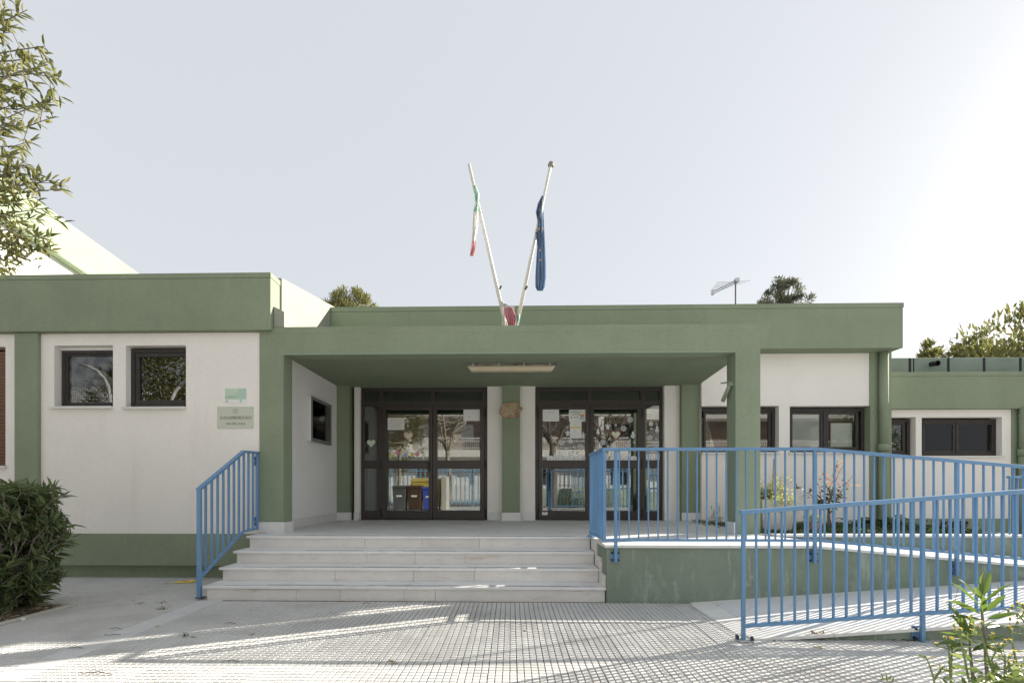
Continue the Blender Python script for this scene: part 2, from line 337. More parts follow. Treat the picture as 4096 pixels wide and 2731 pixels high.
# ------------------------------------------------------------------ leaves
T_LEAF = np.array([(0, 0, 0), (.3, -.5, .02), (.3, 0, -.05), (.3, .5, .02), (.68, -.38, .0), (.68, 0, -.06), (.68, .38, .0), (1, 0, -.12)], float)
F_LEAF = [(0, 2, 1), (0, 3, 2), (1, 2, 5, 4), (2, 3, 6, 5), (4, 5, 7), (5, 6, 7)]
T_CARD = np.array([(0, 0, 0), (.5, -.5, .06), (1, 0, 0), (.5, .5, .06)], float); F_CARD = [(0, 1, 2), (0, 2, 3)]
def leaves(name, m, P, D, L, W, parent=None, N=None, droop=1.0, card=False, kind=None):
    P = np.asarray(P, float); D = np.asarray(D, float); n = len(P)
    D = D / (np.linalg.norm(D, axis=1, keepdims=True) + 1e-9)
    if N is None: N = rng.normal(size=(n, 3)) * .5 + np.array([0, 0, 1.])
    N = np.asarray(N, float)
    S = np.cross(D, N); S /= (np.linalg.norm(S, axis=1, keepdims=True) + 1e-9); N = np.cross(S, D)
    T, Fc = (T_CARD, F_CARD) if card else (T_LEAF, F_LEAF)
    L = np.broadcast_to(np.asarray(L, float), (n,)); W = np.broadcast_to(np.asarray(W, float), (n,))
    V = P[:, None] + D[:, None] * (T[None, :, 0:1] * L[:, None, None]) + S[:, None] * (T[None, :, 1:2] * W[:, None, None]) + N[:, None] * (T[None, :, 2:3] * L[:, None, None] * droop)
    k = len(T); verts = V.reshape(-1, 3)
    me = bpy.data.meshes.new(name)
    lv = np.array([i for f in Fc for i in f]); ls = np.array([len(f) for f in Fc])
    allv = (np.arange(n)[:, None] * k + lv[None]).ravel(); alls = np.tile(ls, n)
    me.vertices.add(len(verts)); me.vertices.foreach_set('co', verts.ravel())
    me.loops.add(len(allv)); me.loops.foreach_set('vertex_index', allv)
    me.polygons.add(len(alls)); me.polygons.foreach_set('loop_start', np.concatenate([[0], np.cumsum(alls)[:-1]])); me.polygons.foreach_set('loop_total', alls)
    me.polygons.foreach_set('use_smooth', [True] * len(alls))
    me.materials.append(m); me.update(calc_edges=True)
    o = put(name, me, parent)
    if kind: o['kind'] = kind
    return o
def jitter(n, s): return rng.normal(size=(n, 3)) * s
# ================================================================== GROUND
FZ = 0.65
def mid(a, b): return (a + b) / 2
g = MB(); g.quad((-400, -400, -.035), (400, -400, -.035), (400, 400, -.035), (-400, 400, -.035))
tag(g.build('ground', M('earth', (.30, .28, .25), .95, .2, .6)), kind='structure')
sh = MB(); sh.box(-14, 16, -3.6, 2.88, -.03, .0); sh.box(4.92, 16, 2.882, 4.08, -.03, .0)
tag(sh.build('paved_yard', m_paver), kind='structure')
PX0, PY0, PP = .04, 3.30, .2037
pv = MB(); pv.box(-9.0, 4.92, 2.885, 6.85, -.03, -.012)
pave = tag(pv.build('pavement', m_joint), kind='structure')
def slab_mesh(name, w, d, nx, ny, m, tilt=0, gro=.006, lift=.006, jog=0):
    mb = MB(); mb.cm = 1; mb.box(.002, w - .002, .002, d - .002, -.025, -lift); mb.cm = 0
    cw, cd = w / nx, d / ny
    for i in range(nx):
        for j in range(ny):
            x0 = i * cw + gro * .5; x1 = (i + 1) * cw - gro * .5; y0 = j * cd + gro * .5; y1 = (j + 1) * cd - gro * .5; b = .0028
            h = [0 + random.uniform(-jog, jog)] * 4
            A = [(x0, y0, -lift), (x1, y0, -lift), (x1, y1, -lift), (x0, y1, -lift)]; B = [(x0 + b, y0 + b, h[0]), (x1 - b, y0 + b, h[0]), (x1 - b, y1 - b, h[0]), (x0 + b, y1 - b, h[0])]
            mb.quad(*B)
            for k in range(4): mb.quad(A[k], A[(k + 1) % 4], B[(k + 1) % 4], B[k])
    me = mb.mesh(name); me.materials.append(m); me.materials.append(m_joint); me.polygons.foreach_set('material_index', mb.mi); return me
SL = [slab_mesh('paving_slab', PP, PP, 4, 4, m_paver, jog=.0006) for _ in range(5)]
STRIP = slab_mesh('smooth_paving_slab', .25, PP, 1, 1, m_paver2, lift=.003, gro=.004)
spots = []
def solid(x, y):   # is a slab centred here really pavement
    if x > 1.08 and y > 5.33: return False
    if -3.6 < x < 1.12 and y > 5.42: return False
    if x > 2.02 and y > 4.02: return False
    if x < -4.86 and y < 5.20: return False
    if y > 6.74 or x > 4.9 or x < -7.4: return False
    return True
for j in range(-2, 17):
    y = PY0 + j * PP
    for i in range(-16, 24):
        x = PX0 + i * PP
        if solid(x + .1, y + .1): spots.append((x, y, 'slab', 1.0))
    if solid(-3.27, y + .1): spots.append((-3.333, y, 'slab', (.04 - 16 * PP + 3.333) / PP))
    spots.append((-3.585, y, 'strip', 1.0)) if y < 6.7 else None
    for i in range(19):
        x = -3.587 - (i + 1) * PP
        if solid(x + .1, y + .1): spots.append((x, y, 'slab', 1.0))
spots.sort(key=lambda q: dep(q[0], q[1]) + .15 * abs(q[0]))
rest = MB()
for n_, (x, y, kind, sx) in enumerate(spots):
    if abs((x + .1) / max(y, 1)) > 1.30: continue
    me = STRIP if kind == 'strip' else random.choice(SL)
    dz = random.gauss(0, .0009); rz = random.gauss(0, .0035); tx = random.gauss(0, .003)
    if n_ < 300:
        o = put('smooth_paving_slab' if kind == 'strip' else 'paving_slab', me, pave, (x, y, dz)); o.rotation_euler = (tx, tx * .5, rz); o.scale = (sx, 1, 1)
    else:
        Mx = Matrix.Translation((x, y, dz)) @ Matrix.Rotation(rz, 4, 'Z') @ Matrix.Diagonal((sx, 1, 1, 1))
        k = len(rest.v); rest.v += [tuple(Mx @ v.co) for v in me.vertices]
        for p in me.polygons: rest.f.append(tuple(k + i for i in p.vertices)); rest.mi.append(2 if p.material_index else (1 if kind == 'strip' else 0))
tag(rest.build('paving_slabs_beyond', [m_paver, m_paver2, m_joint], pave), kind='stuff')
# soil bed edge kerb on the left and soil
kb = MB(); kb.box(-4.92, -4.84, 1.5, 5.2, -.03, .012); kb.box(-9, -4.92, 5.12, 5.2, -.03, .010)
tag(kb.build('bed_kerb', m_concrete, bevel=.01), kind='structure')
def soil_patch(name, x0, x1, y0, y1, z, amp, nx=30, ny=30):
    s = MB(); vs = [[(x0 + (x1 - x0) * i / nx, y0 + (y1 - y0) * j / ny, z + amp * (math.sin(i * 1.7 + j) * .3 + random.random() * .7)) for i in range(nx + 1)] for j in range(ny + 1)]
    for j in range(ny):
        for i in range(nx): s.quad(vs[j][i], vs[j][i + 1], vs[j + 1][i + 1], vs[j + 1][i])
    return tag(s.build(name, m_soil, smooth=True), kind='structure')
soil_patch('bed_soil', -9, -4.93, 1.5, 5.12, -.012, .03)
# ================================================================== STEPS
steps = thing('stone_staircase', 'four pale marble steps up to the porch', 'steps', (-1.2, 5.4, 0))
NY = [5.375, 5.675, 5.970, 6.270]; NZ = [.1625, .325, .4875, .65]
SXL, SXR = -3.58, 1.085
rj = [[1180, 1357, 1613, 1739], [1337, 1651, 1897], [1464, 1658, 1860], [1455, 1687, 1917]]
tj = [[1627], [1383, 1675, 1901], [1463, 1659], [1445, 1726, 1914, 2338]]
for k in range(4):
    y = NY[k]; z = NZ[k]; xr = SXR if k == 0 else 1.055
    e = [SXL + .035] + [xat(p, y) for p in rj[k]] + [xr - (.01 if k == 0 else 0)]
    zb = NZ[k - 1] if k else -.01
    for a, b in zip(e, e[1:]):
        MB().box(a + .0015, b - .0015, y + .03, y + .052 + random.uniform(0, .002), zb, z - .031).build('riser', m_marble, steps, bevel=.002)
    e = [SXL] + [xat(p, y) for p in tj[k]] + [xr]
    for a, b in zip(e, e[1:]):
        MB().box(a + .0012, b - .0012, y, y + (.345 if k < 3 else .33), z - .03, z).build('tread', m_tread, steps, bevel=.004)
    # dark anti slip inlays, worn
    for yy, segs in ((y + .05, ((.06, .42), (.44, .97))), (y + .085, ((.18, .36), (.40, .60), (.64, .93)))):
        for a, b in segs:
            a2 = SXL + (xr - SXL) * (a + random.uniform(-.03, .03)); b2 = SXL + (xr - SXL) * min(.975, b + random.uniform(-.03, .03))
            MB().box(a2, b2, yy, yy + .012, z - .004, z + .0012).build('grip_strip', M_grip if 'M_grip' in globals() else globals().setdefault('M_grip', M('grip_inlay', (.16, .17, .19), .8, .3, 6)), steps)
MB().prism_yz([(5.44, -.02), (6.55, -.02), (6.55, .615), (6.33, .615), (6.33, .45), (6.03, .45), (6.03, .29), (5.73, .29), (5.73, .128), (5.44, .128)], SXL + .05, 1.03).build('stair_core', m_concrete, steps)
# stepped marble cladding against the landing
MB().prism_yz([(5.40, .164), (5.40, .30), (5.60, .30), (5.60, .47), (5.90, .47), (5.90, .625), (6.26, .625), (6.26, .49), (5.98, .49), (5.98, .327), (5.70, .327), (5.70, .164)], 1.057, 1.082).build('side_cladding', m_marble, steps, bevel=.002)
# ================================================================== PORCH FLOOR
def clip(poly, x0, x1, y0, y1):
    for ax, val, sg in ((0, x0, 1), (0, x1, -1), (1, y0, 1), (1, y1, -1)):
        out = []
        for i in range(len(poly)):
            a, b = poly[i], poly[(i + 1) % len(poly)]; da, db = sg * (a[ax] - val), sg * (b[ax] - val)
            if da >= 0: out.append(a)
            if da * db < 0:
                t = da / (da - db); out.append((a[0] + (b[0] - a[0]) * t, a[1] + (b[1] - a[1]) * t))
        poly = out
        if len(poly) < 3: return None
    ar = abs(sum(poly[i][0] * poly[(i + 1) % len(poly)][1] - poly[(i + 1) % len(poly)][0] * poly[i][1] for i in range(len(poly)))) / 2
    return poly if ar > .002 else None
def diag_tiles(parent, x0, x1, y0, y1, t, zf, m, gap=.0018, ox=0, oy=0, name='floor_tile', lim=999):
    s = math.sqrt(.5); n = 0; h = (t - 2 * gap) * s
    r = int((abs(x1 - x0) + abs(y1 - y0)) / (t * s)) + 4
    for i in range(-r, r):
        for j in range(-r, r):
            cx = mid(x0, x1) + (i - j) * t * s + ox; cy = mid(y0, y1) + (i + j) * t * s + oy
            if not (x0 - t < cx < x1 + t and y0 - t < cy < y1 + t): continue
            p = clip([(cx - h, cy), (cx, cy - h), (cx + h, cy), (cx, cy + h)], x0, x1, y0, y1)
            if not p: continue
            dz = random.uniform(-.0006, .0006)
            MB().prism_xy(p, lambda x, y: zf(x) - .012, lambda x, y: zf(x) + dz).build(name, m, parent); n += 1
    return n
fl = MB(); fl.box(-3.55, 3.60, 6.59, 9.60, .40, FZ - .006); fl.box(1.10, 3.40, 5.47, 6.59, .40, FZ - .006)
pfloor = tag(fl.build('porch_floor', m_grout), kind='structure')
n1 = diag_tiles(pfloor, -3.5, 3.60, 6.60, 9.46, .40, lambda x: FZ, m_floor)
n1 += diag_tiles(pfloor, 1.21, 3.40, 5.47, 6.60, .40, lambda x: FZ, m_floor)
# ================================================================== RAMP
ramp = thing('access_ramp', 'pale tiled switchback wheelchair ramp with green side walls beside the steps', 'ramp', (4.0, 5.0, 0))
zl = lambda x: max(0.0, .072 * (x - 2.0)) + .004
zu = lambda x: FZ - .088 * max(0.0, x - 3.40)
XE = 6.8
MB().prism_xz([(1.085, -.02), (XE, -.02), (XE, zu(XE) - .028), (3.40, FZ - .028), (1.085, FZ - .028)], 5.36, 5.50).build('retaining_wall', m_green_low, ramp, bevel=.006)
MB().box(1.085, 1.20, 5.50, 6.35, -.02, FZ - .03).build('landing_side_wall', m_green_low, ramp)
MB().prism_xz([(2.05, -.03), (XE, -.03), (XE, zl(XE) - .026), (2.05, zl(2.05) - .026)], 4.09, 4.20).build('outer_wall', m_green_low, ramp, bevel=.005)
MB().prism_xz([(2.0, -.02), (XE, -.02), (XE, zl(XE) - .006), (2.0, zl(2.0) - .006)], 4.20, 5.36).build('lower_bed', m_grout, ramp)
MB().prism_xz([(3.38, -.02), (XE, -.02), (XE, zu(XE) - .006), (3.40, FZ - .006)], 5.50, 6.50).build('upper_bed', m_grout, ramp)
MB().box(XE, 9.5, 4.09, 6.62, -.02, .345).build('turning_slab', m_ramp, ramp)
def coping_run(xs, y0, y1, zf, th, m=m_coping, nm='coping_stone', par=ramp):
    for a, b in zip(xs, xs[1:]):
        a += .0015; b -= .0015
        MB().hexa([(a, y0, zf(a) - th), (b, y0, zf(b) - th), (b, y1, zf(b) - th), (a, y1, zf(a) - th), (a, y0, zf(a)), (b, y0, zf(b)), (b, y1, zf(b)), (a, y1, zf(a))]).build(nm, m, par, bevel=.004)
coping_run([1.055, 1.25, 2.45, 3.40], 5.325, 5.47, lambda x: FZ + .004, .032)
coping_run([3.40, 4.25, 5.05, 5.85, XE], 5.325, 5.47, lambda x: zu(x) + .004, .032)
MB().box(1.055, 1.20, 5.472, 6.268, FZ - .03, FZ + .004).build('coping_stone', m_coping, ramp, bevel=.004)
coping_run([2.06, 2.75, 3.55, 4.4, 5.3, XE], 4.055, 4.215, lambda x: zl(x) + .002, .03)
coping_run([2.02, 2.9, 3.8, 4.7, 5.6, XE], 5.26, 5.36, lambda x: zl(x), .012)
# flat border at the foot of the ramp
for a, b in ((4.21, 4.75), (4.75, 5.258)):
    MB().hexa([(2.0, a, -.01), (2.24, a, .0), (2.24, b - .002, .0), (2.0, b - .002, -.01), (2.0, a, zl(2.0)), (2.24, a, zl(2.24)), (2.24, b - .002, zl(2.24)), (2.0, b - .002, zl(2.0))]).build('border_slab', m_coping, ramp, bevel=.003)
diag_tiles(ramp, 2.243, 6.1, 4.218, 5.258, .30, lambda x: zl(x), m_ramp, name='ramp_tile')
diag_tiles(ramp, 3.41, XE, 5.472, 6.48, .30, lambda x: zu(x), m_ramp, name='ramp_tile')
# anti slip strip on the paving at the foot of the ramp
st = thing('grip_mat', 'pale grey strip with white lines on the paving at the foot of the ramp', 'grip strip', (1.85, 4.6, 0))
a0, a1 = gp(2697, 2425), gp(2745, 2425); b0, b1 = gp(2915, 2608), gp(2980, 2608)
def lerp2(t, s): return (a0.lerp(a1, t)).lerp(b0.lerp(b1, t), s)
mb = MB(); q = [lerp2(0, 0), lerp2(1, 0), lerp2(1, 1), lerp2(0, 1)]
mb.prism_xy([(p.x, p.y) for p in reversed(q)], .0005, .0035); mb.build('strip_base', M('strip_grey', (.40, .40, .39), .85, .08, 6), st)
for k in range(6):
    t = k / 5; w = .055 if k in (0, 5) else .022; t0, t1 = max(0, t - w), min(1, t + w)
    q = [lerp2(t0, 0), lerp2(t1, 0), lerp2(t1, 1), lerp2(t0, 1)]
    MB().prism_xy([(p.x, p.y) for p in reversed(q)], .003, .0055).build('white_line', m_white, st)
# ================================================================== PLANTER BED (right)
bed = thing('flower_bed', 'raised bed with green side wall and white coping behind the ramp', 'planter', (5.0, 6.6, FZ - .1))
MB().box(3.62, 6.95, 6.52, 6.64, -.02, .63).build('bed_wall', m_green_low, bed, bevel=.005)
MB().box(6.83, 6.95, 6.64, 9.9, -.02, .63).build('bed_end_wall', m_green_low, bed)
coping_run([3.60, 4.4, 5.3, 6.2, 6.98], 6.49, 6.66, lambda x: .662, .033, par=bed)
MB().box(6.81, 6.98, 6.662, 9.9, .63, .662).build('coping_stone', m_coping, bed, bevel=.004)
soil_patch('flowerbed_soil', 3.6, 6.84, 6.62, 9.4, .60, .05)
yd = MB(); yd.box(6.96, 14, 6.62, 10.05, -.02, .33); tag(yd.build('side_yard', m_concrete), kind='structure')

# ================================================================== SCHOOL
sch = thing('school_building', 'low school building with cream walls and broad green roof bands', 'school building', (0, 9.5, 0))
YL = 6.68
# ---- left block
lw1 = (xat(217, YL), xat(452, YL), zat(1625, -6.0, YL), zat(1381, -6.0, YL))
lw2 = (xat(503, YL), xat(744, YL), zat(1627, -5.0, YL), zat(1381, -5.0, YL))
lsh = (xat(-160, YL), xat(22, YL), zat(1862, -7.4, YL), zat(1386, -7.4, YL))
w = MB(); w.wall(-9.2, -3.575, .62, 3.53, YL, .25, [lw1, lw2, lsh]); w.build('wall', m_cream, sch)
MB().box(-9.2, -3.575, YL - .045, YL + .05, .183, .64).build('plinth', m_green, sch, bevel=.006)
MB().box(-9.2, -3.575, YL + .065, YL + .25, -.02, .20).build('footing', m_green, sch)
MB().box(xat(57, YL - .05), xat(150, YL - .05), YL - .05, YL + .02, .64, 3.53).build('pilaster', m_green, sch, bevel=.006)
MB().box(-9.4, -3.41, 6.59, 6.86, 3.535, 4.275).build('fascia', m_green, sch, bevel=.012)
MB().box(-9.4, -3.406, 6.587, 6.87, 4.275, 4.35).build('fascia_lip', m_green, sch, bevel=.006)
MB().box(-9.4, -3.60, 6.86, 16, 3.55, 3.8).build('roof', m_roofgreen, sch)
MB().prism_yz([(6.98, 3.62), (16, 3.62), (16, 5.3), (9.3, 4.86), (7.0, 4.45), (6.98, 4.43)], -3.60, -3.44).build('parapet', m_green_faded_glare, sch, bevel=.012)
MB().prism_xz([(-3.405, 3.60), (-3.25, 3.60), (-3.25, 3.82), (-3.405, 3.90)], 6.665, 6.95).build('parapet_stub', m_green_faded_glare, sch, bevel=.008)
MB().box(-9.4, -9.2, 6.7, 16, 0, 3.55).build('wall', m_cream, sch)
MB().box(-9.2, 14.0, 15.8, 16, 0, 4.0).build('wall', m_cream, sch)
# ---- porch frame
YP = 6.66
xl0, xl1 = xat(1037, YP), xat(1134, YP); xr0, xr1 = xat(2942, YP), xat(3042, YP)
BB, BT = 3.205, 3.595
MB().prism_xz([(xl0, FZ), (xl1, FZ), (xl1, BB), (xr0, BB), (xr0, FZ - .02), (xr1, FZ - .02), (xr1, BT), (xl0, BT)], YP, YP + .27).build('porch_frame', m_green, sch, bevel=.006)
MB().box(xl0 - .002, xr1 + .002, YP - .002, YP + .1, BT - .09, BT + .002).build('frame_lip', m_green, sch, bevel=.003)
MB().box(xl1 - .01, xr0 + .01, YP - .006, YP + .02, BB - .006, BB + .012).build('drip_edge', M('drip_edge', (.25, .32, .24), .6), sch)
sl_ = MB(); sl_.prism_xy([(-3.56, YP + .27), (xr1, YP + .27), (3.70, 9.35), (3.70, 9.7), (-3.56, 9.7)], 3.33, 3.58); sl_.build('porch_roof', m_green, sch)
MB().box(-3.60, -3.48, YP + .27, 9.6, FZ, 3.35).build('porch_side_wall', m_cream2, sch)
# ---- porch back wall
YB, YC, YD = 9.30, 9.42, 9.52
pil = [(1332, 1395), (2008, 2080), (2727, 2803)]
for a, b in pil: MB().box(xat(a, YB), xat(b, YB), YB, YB + .35, FZ, 3.35).build('pilaster', m_green, sch, bevel=.005)
pan = [(1416, 1438), (1949, 2012), (2076, 2141), (2657, 2731)]
for a, b in pan: MB().box(xat(a, YC), xat(b, YC), YC, YC + .25, FZ, 3.35).build('wall', m_cream, sch, bevel=.012)
MB().box(-3.5, 3.7, YC + .02, YC + .25, zat(1544, 0, YD), 3.35).build('lintel', m_green, sch)
# ---- skirting
def skirt(x0, x1, y, z0=FZ, h=.16, th=.02): MB().box(x0, x1, y - th, y, z0, z0 + h).build('skirting_slab', m_skirt, sch, bevel=.003)
skirt(xl0 - .004, xl1 + .018, YP)
MB().box(xl1, xl1 + .02, YP + .001, YP + .27, FZ, FZ + .155).build('skirting_slab', m_skirt, sch, bevel=.003)
yy = [YP + .28, 7.4, 8.0, 8.62, YB - .02]
for a, b in zip(yy, yy[1:]): MB().box(-3.48, -3.46, a + .001, b - .001, FZ, FZ + .15).build('skirting_slab', m_skirt, sch, bevel=.003)
for a, b in pil: skirt(xat(a, YB) - .004 * (a > 1400), xat(b, YB) + .012, YB)
xp = xat(1395, YB); MB().box(xp, xp + .018, YB, YC, FZ, FZ + .16).build('skirting_slab', m_skirt, sch, bevel=.003)
for a, b in pan: skirt(xat(a, YC), xat(b, YC), YC)
MB().box(xr0 - .02, xr0, YP + .002, YP + .275, FZ, FZ + .165).build('skirting_slab', m_skirt, sch, bevel=.003)
# ---- mid block to the right of the porch
YM = 9.22
def opn(a, b, t, c, Y): X = mid(xat(a, Y), xat(b, Y)); return (xat(a, Y), xat(b, Y), zat(c, X, Y), zat(t, X, Y))
mwA = opn(2804, 3116, 1623, 1814, YM); mwB = opn(3159, 3478, 1623, 1814, YM)
xm1 = xat(3477, YM); xm2 = xat(3562, YM)
w = MB(); w.wall(3.70, xm1 + .01, .40, 3.92, YM, .25, [mwA, mwB]); w.build('wall', m_cream, sch)
MB().box(xm1, xm2, YM - .03, YM + .3, .0, 3.92).build('pilaster', m_green, sch, bevel=.005)
MB().box(xm2 - .10, xm2 - .003, YM + .3, 16, 0, 4.01).build('wall', m_cream, sch)
YF = 8.88; xf = xat(3613, YF)
MB().box(-3.44, xf, YF, YF + .70, 3.895, 4.645).build('fascia', m_green, sch, bevel=.012)
MB().box(-3.435, xf + .012, YF - .003, YF + .70, 4.645, 4.735).build('fascia_lip', m_green, sch, bevel=.006)
MB().box(xf - .12, xf - .002, YF + .70, 16, 3.91, 4.70).build('fascia', m_green, sch, bevel=.012)
MB().box(-3.44, xf - .12, YF + .70, 16, 3.93, 4.23).build('roof', m_roofgreen, sch)
MB().box(-3.44, 3.695, YM, YM + .2, 3.58, 3.92).build('wall', m_cream, sch)
# ---- right wing
YW = 10.0
wwA = opn(3530, 3663, 1668, 1828, YW); wwB = opn(3687, 4008, 1668, 1828, YW)
xw = xat(4044, YW)
w = MB(); w.wall(xm2 - .1, xw, .0, 2.94, YW, .25, [wwA, wwB]); w.build('wall', m_cream, sch)
MB().box(xm2 - .05, xw, YW - .03, YW + .02, .0, .66).build('plinth', m_green, sch, bevel=.005)
MB().box(xw, 16, YW - .02, YW + .25, 0, 2.94).build('pilaster', m_green, sch, bevel=.005)
MB().box(xm2 - .1, 16, YW - .11, YW + .25, 2.93, 3.60).build('fascia', m_green, sch, bevel=.012)
MB().box(xm2 - .1, 16, YW - .113, YW + .26, 3.60, 3.69).build('fascia_lip', m_green, sch, bevel=.006)
MB().box(xm2 - .1, 16, YW + .25, 16, 2.95, 3.2).build('roof', m_roofgreen, sch)
up = MB().box(xm2 - .1, 16, YW + .42, YW + .62, 3.2, 4.13).build('roof_upstand', m_roofgreen, sch, bevel=.02)
for p in (3639, 3654, 3793, 3936, 4081):
    x = xat(p, YW + .42); wd = .010 if p == 3654 else .024
    MB().box(x - wd, x + wd, YW + .412, YW + .43, 3.6, 4.12).build('tar_joint', m_tar, up)
sp = at(3722, 1457, YW + .42)
MB().tube([sp, sp + Vector((.02, -.09, -.005)), sp + Vector((.03, -.15, -.01))], [.05, .055, .06], 12, cap=False).build('roof_spout', m_black, sch)
# ---- downpipes
def downpipe(px, Y, z0, z1, zs, r=.075):
    x = xat(px, Y); m = MB(); m.tube([(x, Y, z0), (x, Y, zs)], r * 1.12, 14); m.tube([(x, Y, zs - .02), (x, Y, zs + .12)], [r * 1.32, r * 1.32], 14); m.tube([(x, Y, zs), (x, Y, z1)], r, 14)
    o = m.build('downpipe', m_green, sch, smooth=False)
    o.data.polygons.foreach_set('use_smooth', [len(p.vertices) == 4 for p in o.data.polygons])
    MB().tube([(x, Y, zs + .78), (x, Y, zs + .82)], r * 1.13, 14).build('pipe_collar', m_green, o)
downpipe(3535, YM - .11, .3, 3.93, zat(1800, 7, YM - .11))
downpipe(4095, YW - .10, .2, 2.95, zat(1818, 10, YW - .1))
# ---- inside rooms
def room(x0, x1, y0, y1, z0, z1, m=m_inside):
    r = MB(); r.box(x0, x1, y0, y1, z0, z1); r.f.pop(2); r.mi.pop(2); r.build('room_shell', m, sch)
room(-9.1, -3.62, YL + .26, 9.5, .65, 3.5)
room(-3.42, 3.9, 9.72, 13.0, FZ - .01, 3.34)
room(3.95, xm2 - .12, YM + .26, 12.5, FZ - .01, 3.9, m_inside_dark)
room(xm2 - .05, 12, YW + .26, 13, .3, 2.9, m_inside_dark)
# ---- windows
def ring(mb, x0, x1, z0, z1, y0, y1, w):
    mb.box(x0, x1, y0, y1, z0, z0 + w); mb.box(x0, x1, y0, y1, z1 - w, z1); mb.box(x0, x0 + w, y0, y1, z0 + w, z1 - w); mb.box(x1 - w, x1, y0, y1, z0 + w, z1 - w); return mb
def window(label, op, Y, rec, fr, panes, m, sill=None, gl=m_glass, backs=(), fw=.05, sw=.045, name='window'):
    """op opening; fr frame extent; panes list of (x0,x1) glass boxes"""
    x0, x1, z0, z1 = fr; y = Y + rec
    f = ring(MB(), x0, x1, z0, z1, y, y + .07, fw)
    for (a, b), (c, d) in zip(panes, panes[1:]): f.box(b + sw, c - sw, y, y + .07, z0 + fw, z1 - fw)
    f = tag(f.build(name, m, sch, bevel=.006), label)
    for i, (a, b) in enumerate(panes):
        if sw: ring(MB(), a - sw, b + sw, z0 + fw, z1 - fw, y + .012, y + .06, sw).build('sash', m, f, bevel=.005)
        MB().box(a - .003, b + .003, y + .035, y + .041, z0 + fw + sw - .003, z1 - fw - sw + .003).build('pane', gl, f)
    for nm, a, b, c, d, dy, mm in backs: MB().box(a, b, y + dy, y + dy + .01, c, d).build(nm, mm, f)
    if sill: MB().box(sill[0], sill[1], Y - .045, Y + rec, z0 - .04, z0 - .002).build('sill', m_coping, f, bevel=.004)
    return f
# left block windows
x0, x1, z0, z1 = lw1; fx0 = xat(247, YL + .1)
window('window with a grey insect net', lw1, YL, .10, (fx0, x1 - .002, z0 + .002, z1 - .045), [(fx0 + .075, x1 - .02)], m_wood, (x0 - .04, x1 + .0, 0), m_glass_d, [('insect_net', fx0 + .03, x1 - .03, z0 + .03, z1 - .07, .055, m_net)], fw=.045, sw=.03)
MB().box(fx0 - .02, x1 - .002, YL + .085, YL + .17, z1 - .044, z1 - .004).build('net_box', m_white, sch, bevel=.004)
x0, x1, z0, z1 = lw2; fx0 = xat(523, YL + .09)
window('dark framed window with clear glass', lw2, YL, .09, (fx0, x1 - .002, z0 + .002, z1 - .02), [(fx0 + .12, x1 - .06)], m_wood, (x0 - .03, x1, 0), m_glass, (), fw=.055, sw=.062)
# roller shutter
x0, x1, z0, z1 = lsh
shf = tag(ring(MB(), x0 + .002, x1 - .002, z0 + .002, z1 - .002, YL + .06, YL + .12, .03).build('roller_shutter', m_shutter, sch), 'closed brown roller shutter')
n = int((z1 - z0 - .06) / .05)
for k in range(n):
    z = z0 + .03 + k * .05
    MB().hexa([(x0 + .03, YL + .082, z + .002), (x1 - .03, YL + .082, z + .002), (x1 - .03, YL + .1, z + .002), (x0 + .03, YL + .1, z + .002), (x0 + .03, YL + .07, z + .044), (x1 - .03, YL + .07, z + .044), (x1 - .03, YL + .1, z + .05), (x0 + .03, YL + .1, z + .05)]).build('slat', m_shutter, shf)
MB().box(x0 - .05, x1 + .02, YL - .03, YL + .06, z0 - .04, z0).build('sill', m_coping, shf, bevel=.004)
# mid block windows
Yr = YM + .12
def pr(a, b, Y=Yr): return (xat(a, Y), xat(b, Y))
x0, x1, z0, z1 = mwA
window('window behind the porch pillar', mwA, YM, .12, (x0 + .002, xat(3100, Yr), z0 + .03, z1 - .025), [pr(2825, 2935), pr(2962, 3075)], m_wood, (x0 + .002, x1, 0), m_glass, [('pale_board', *pr(2815, 2900), z0 + .1, z1 - .2, .10, m_blind2)], fw=.06, sw=.05)
x0, x1, z0, z1 = mwB
window('wide two part window beside the green pilaster', mwB, YM, .12, (x0 + .002, xat(3458, Yr), z0 + .03, z1 - .025), [pr(3172, 3284), pr(3316, 3426)], m_wood, (x0 - .03, x1 - .002, 0), m_glass2, [('pale_board', *pr(3165, 3290), z0 + .05, z1 - .05, .046, m_blind), ('pale_board', *pr(3340, 3426), z0 + .05, z1 - .30, .12, m_blind2)], fw=.06, sw=.05)
Yr2 = YW + .12
x0, x1, z0, z1 = wwA
window('narrow window behind the downpipe', wwA, YW, .12, (x0 + .002, xat(3640, Yr2), z0 + .03, z1 - .03), [pr(3545, 3612, Yr2)], m_wood, (x0, x1, 0), m_glass, (), fw=.06, sw=.06)
x0, x1, z0, z1 = wwB
window('wide window of the low right wing', wwB, YW, .12, (x0 + .002, xat(3990, Yr2), z0 + .03, z1 - .03), [pr(3702, 3815, Yr2), pr(3838, 3970, Yr2)], m_wood, (x0 - .03, x1 + .02, 0), m_glass2, [('pale_board', *pr(3768, 3822, Yr2), z0 + .05, z1 - .05, .046, m_blind2), ('pale_board', *pr(3835, 3912, Yr2), z0 + .05, z1 - .05, .046, m_blind2), ('pale_board', *pr(3918, 3975, Yr2), z0 + .05, z1 - .05, .05, m_blind2)], fw=.06, sw=.05)
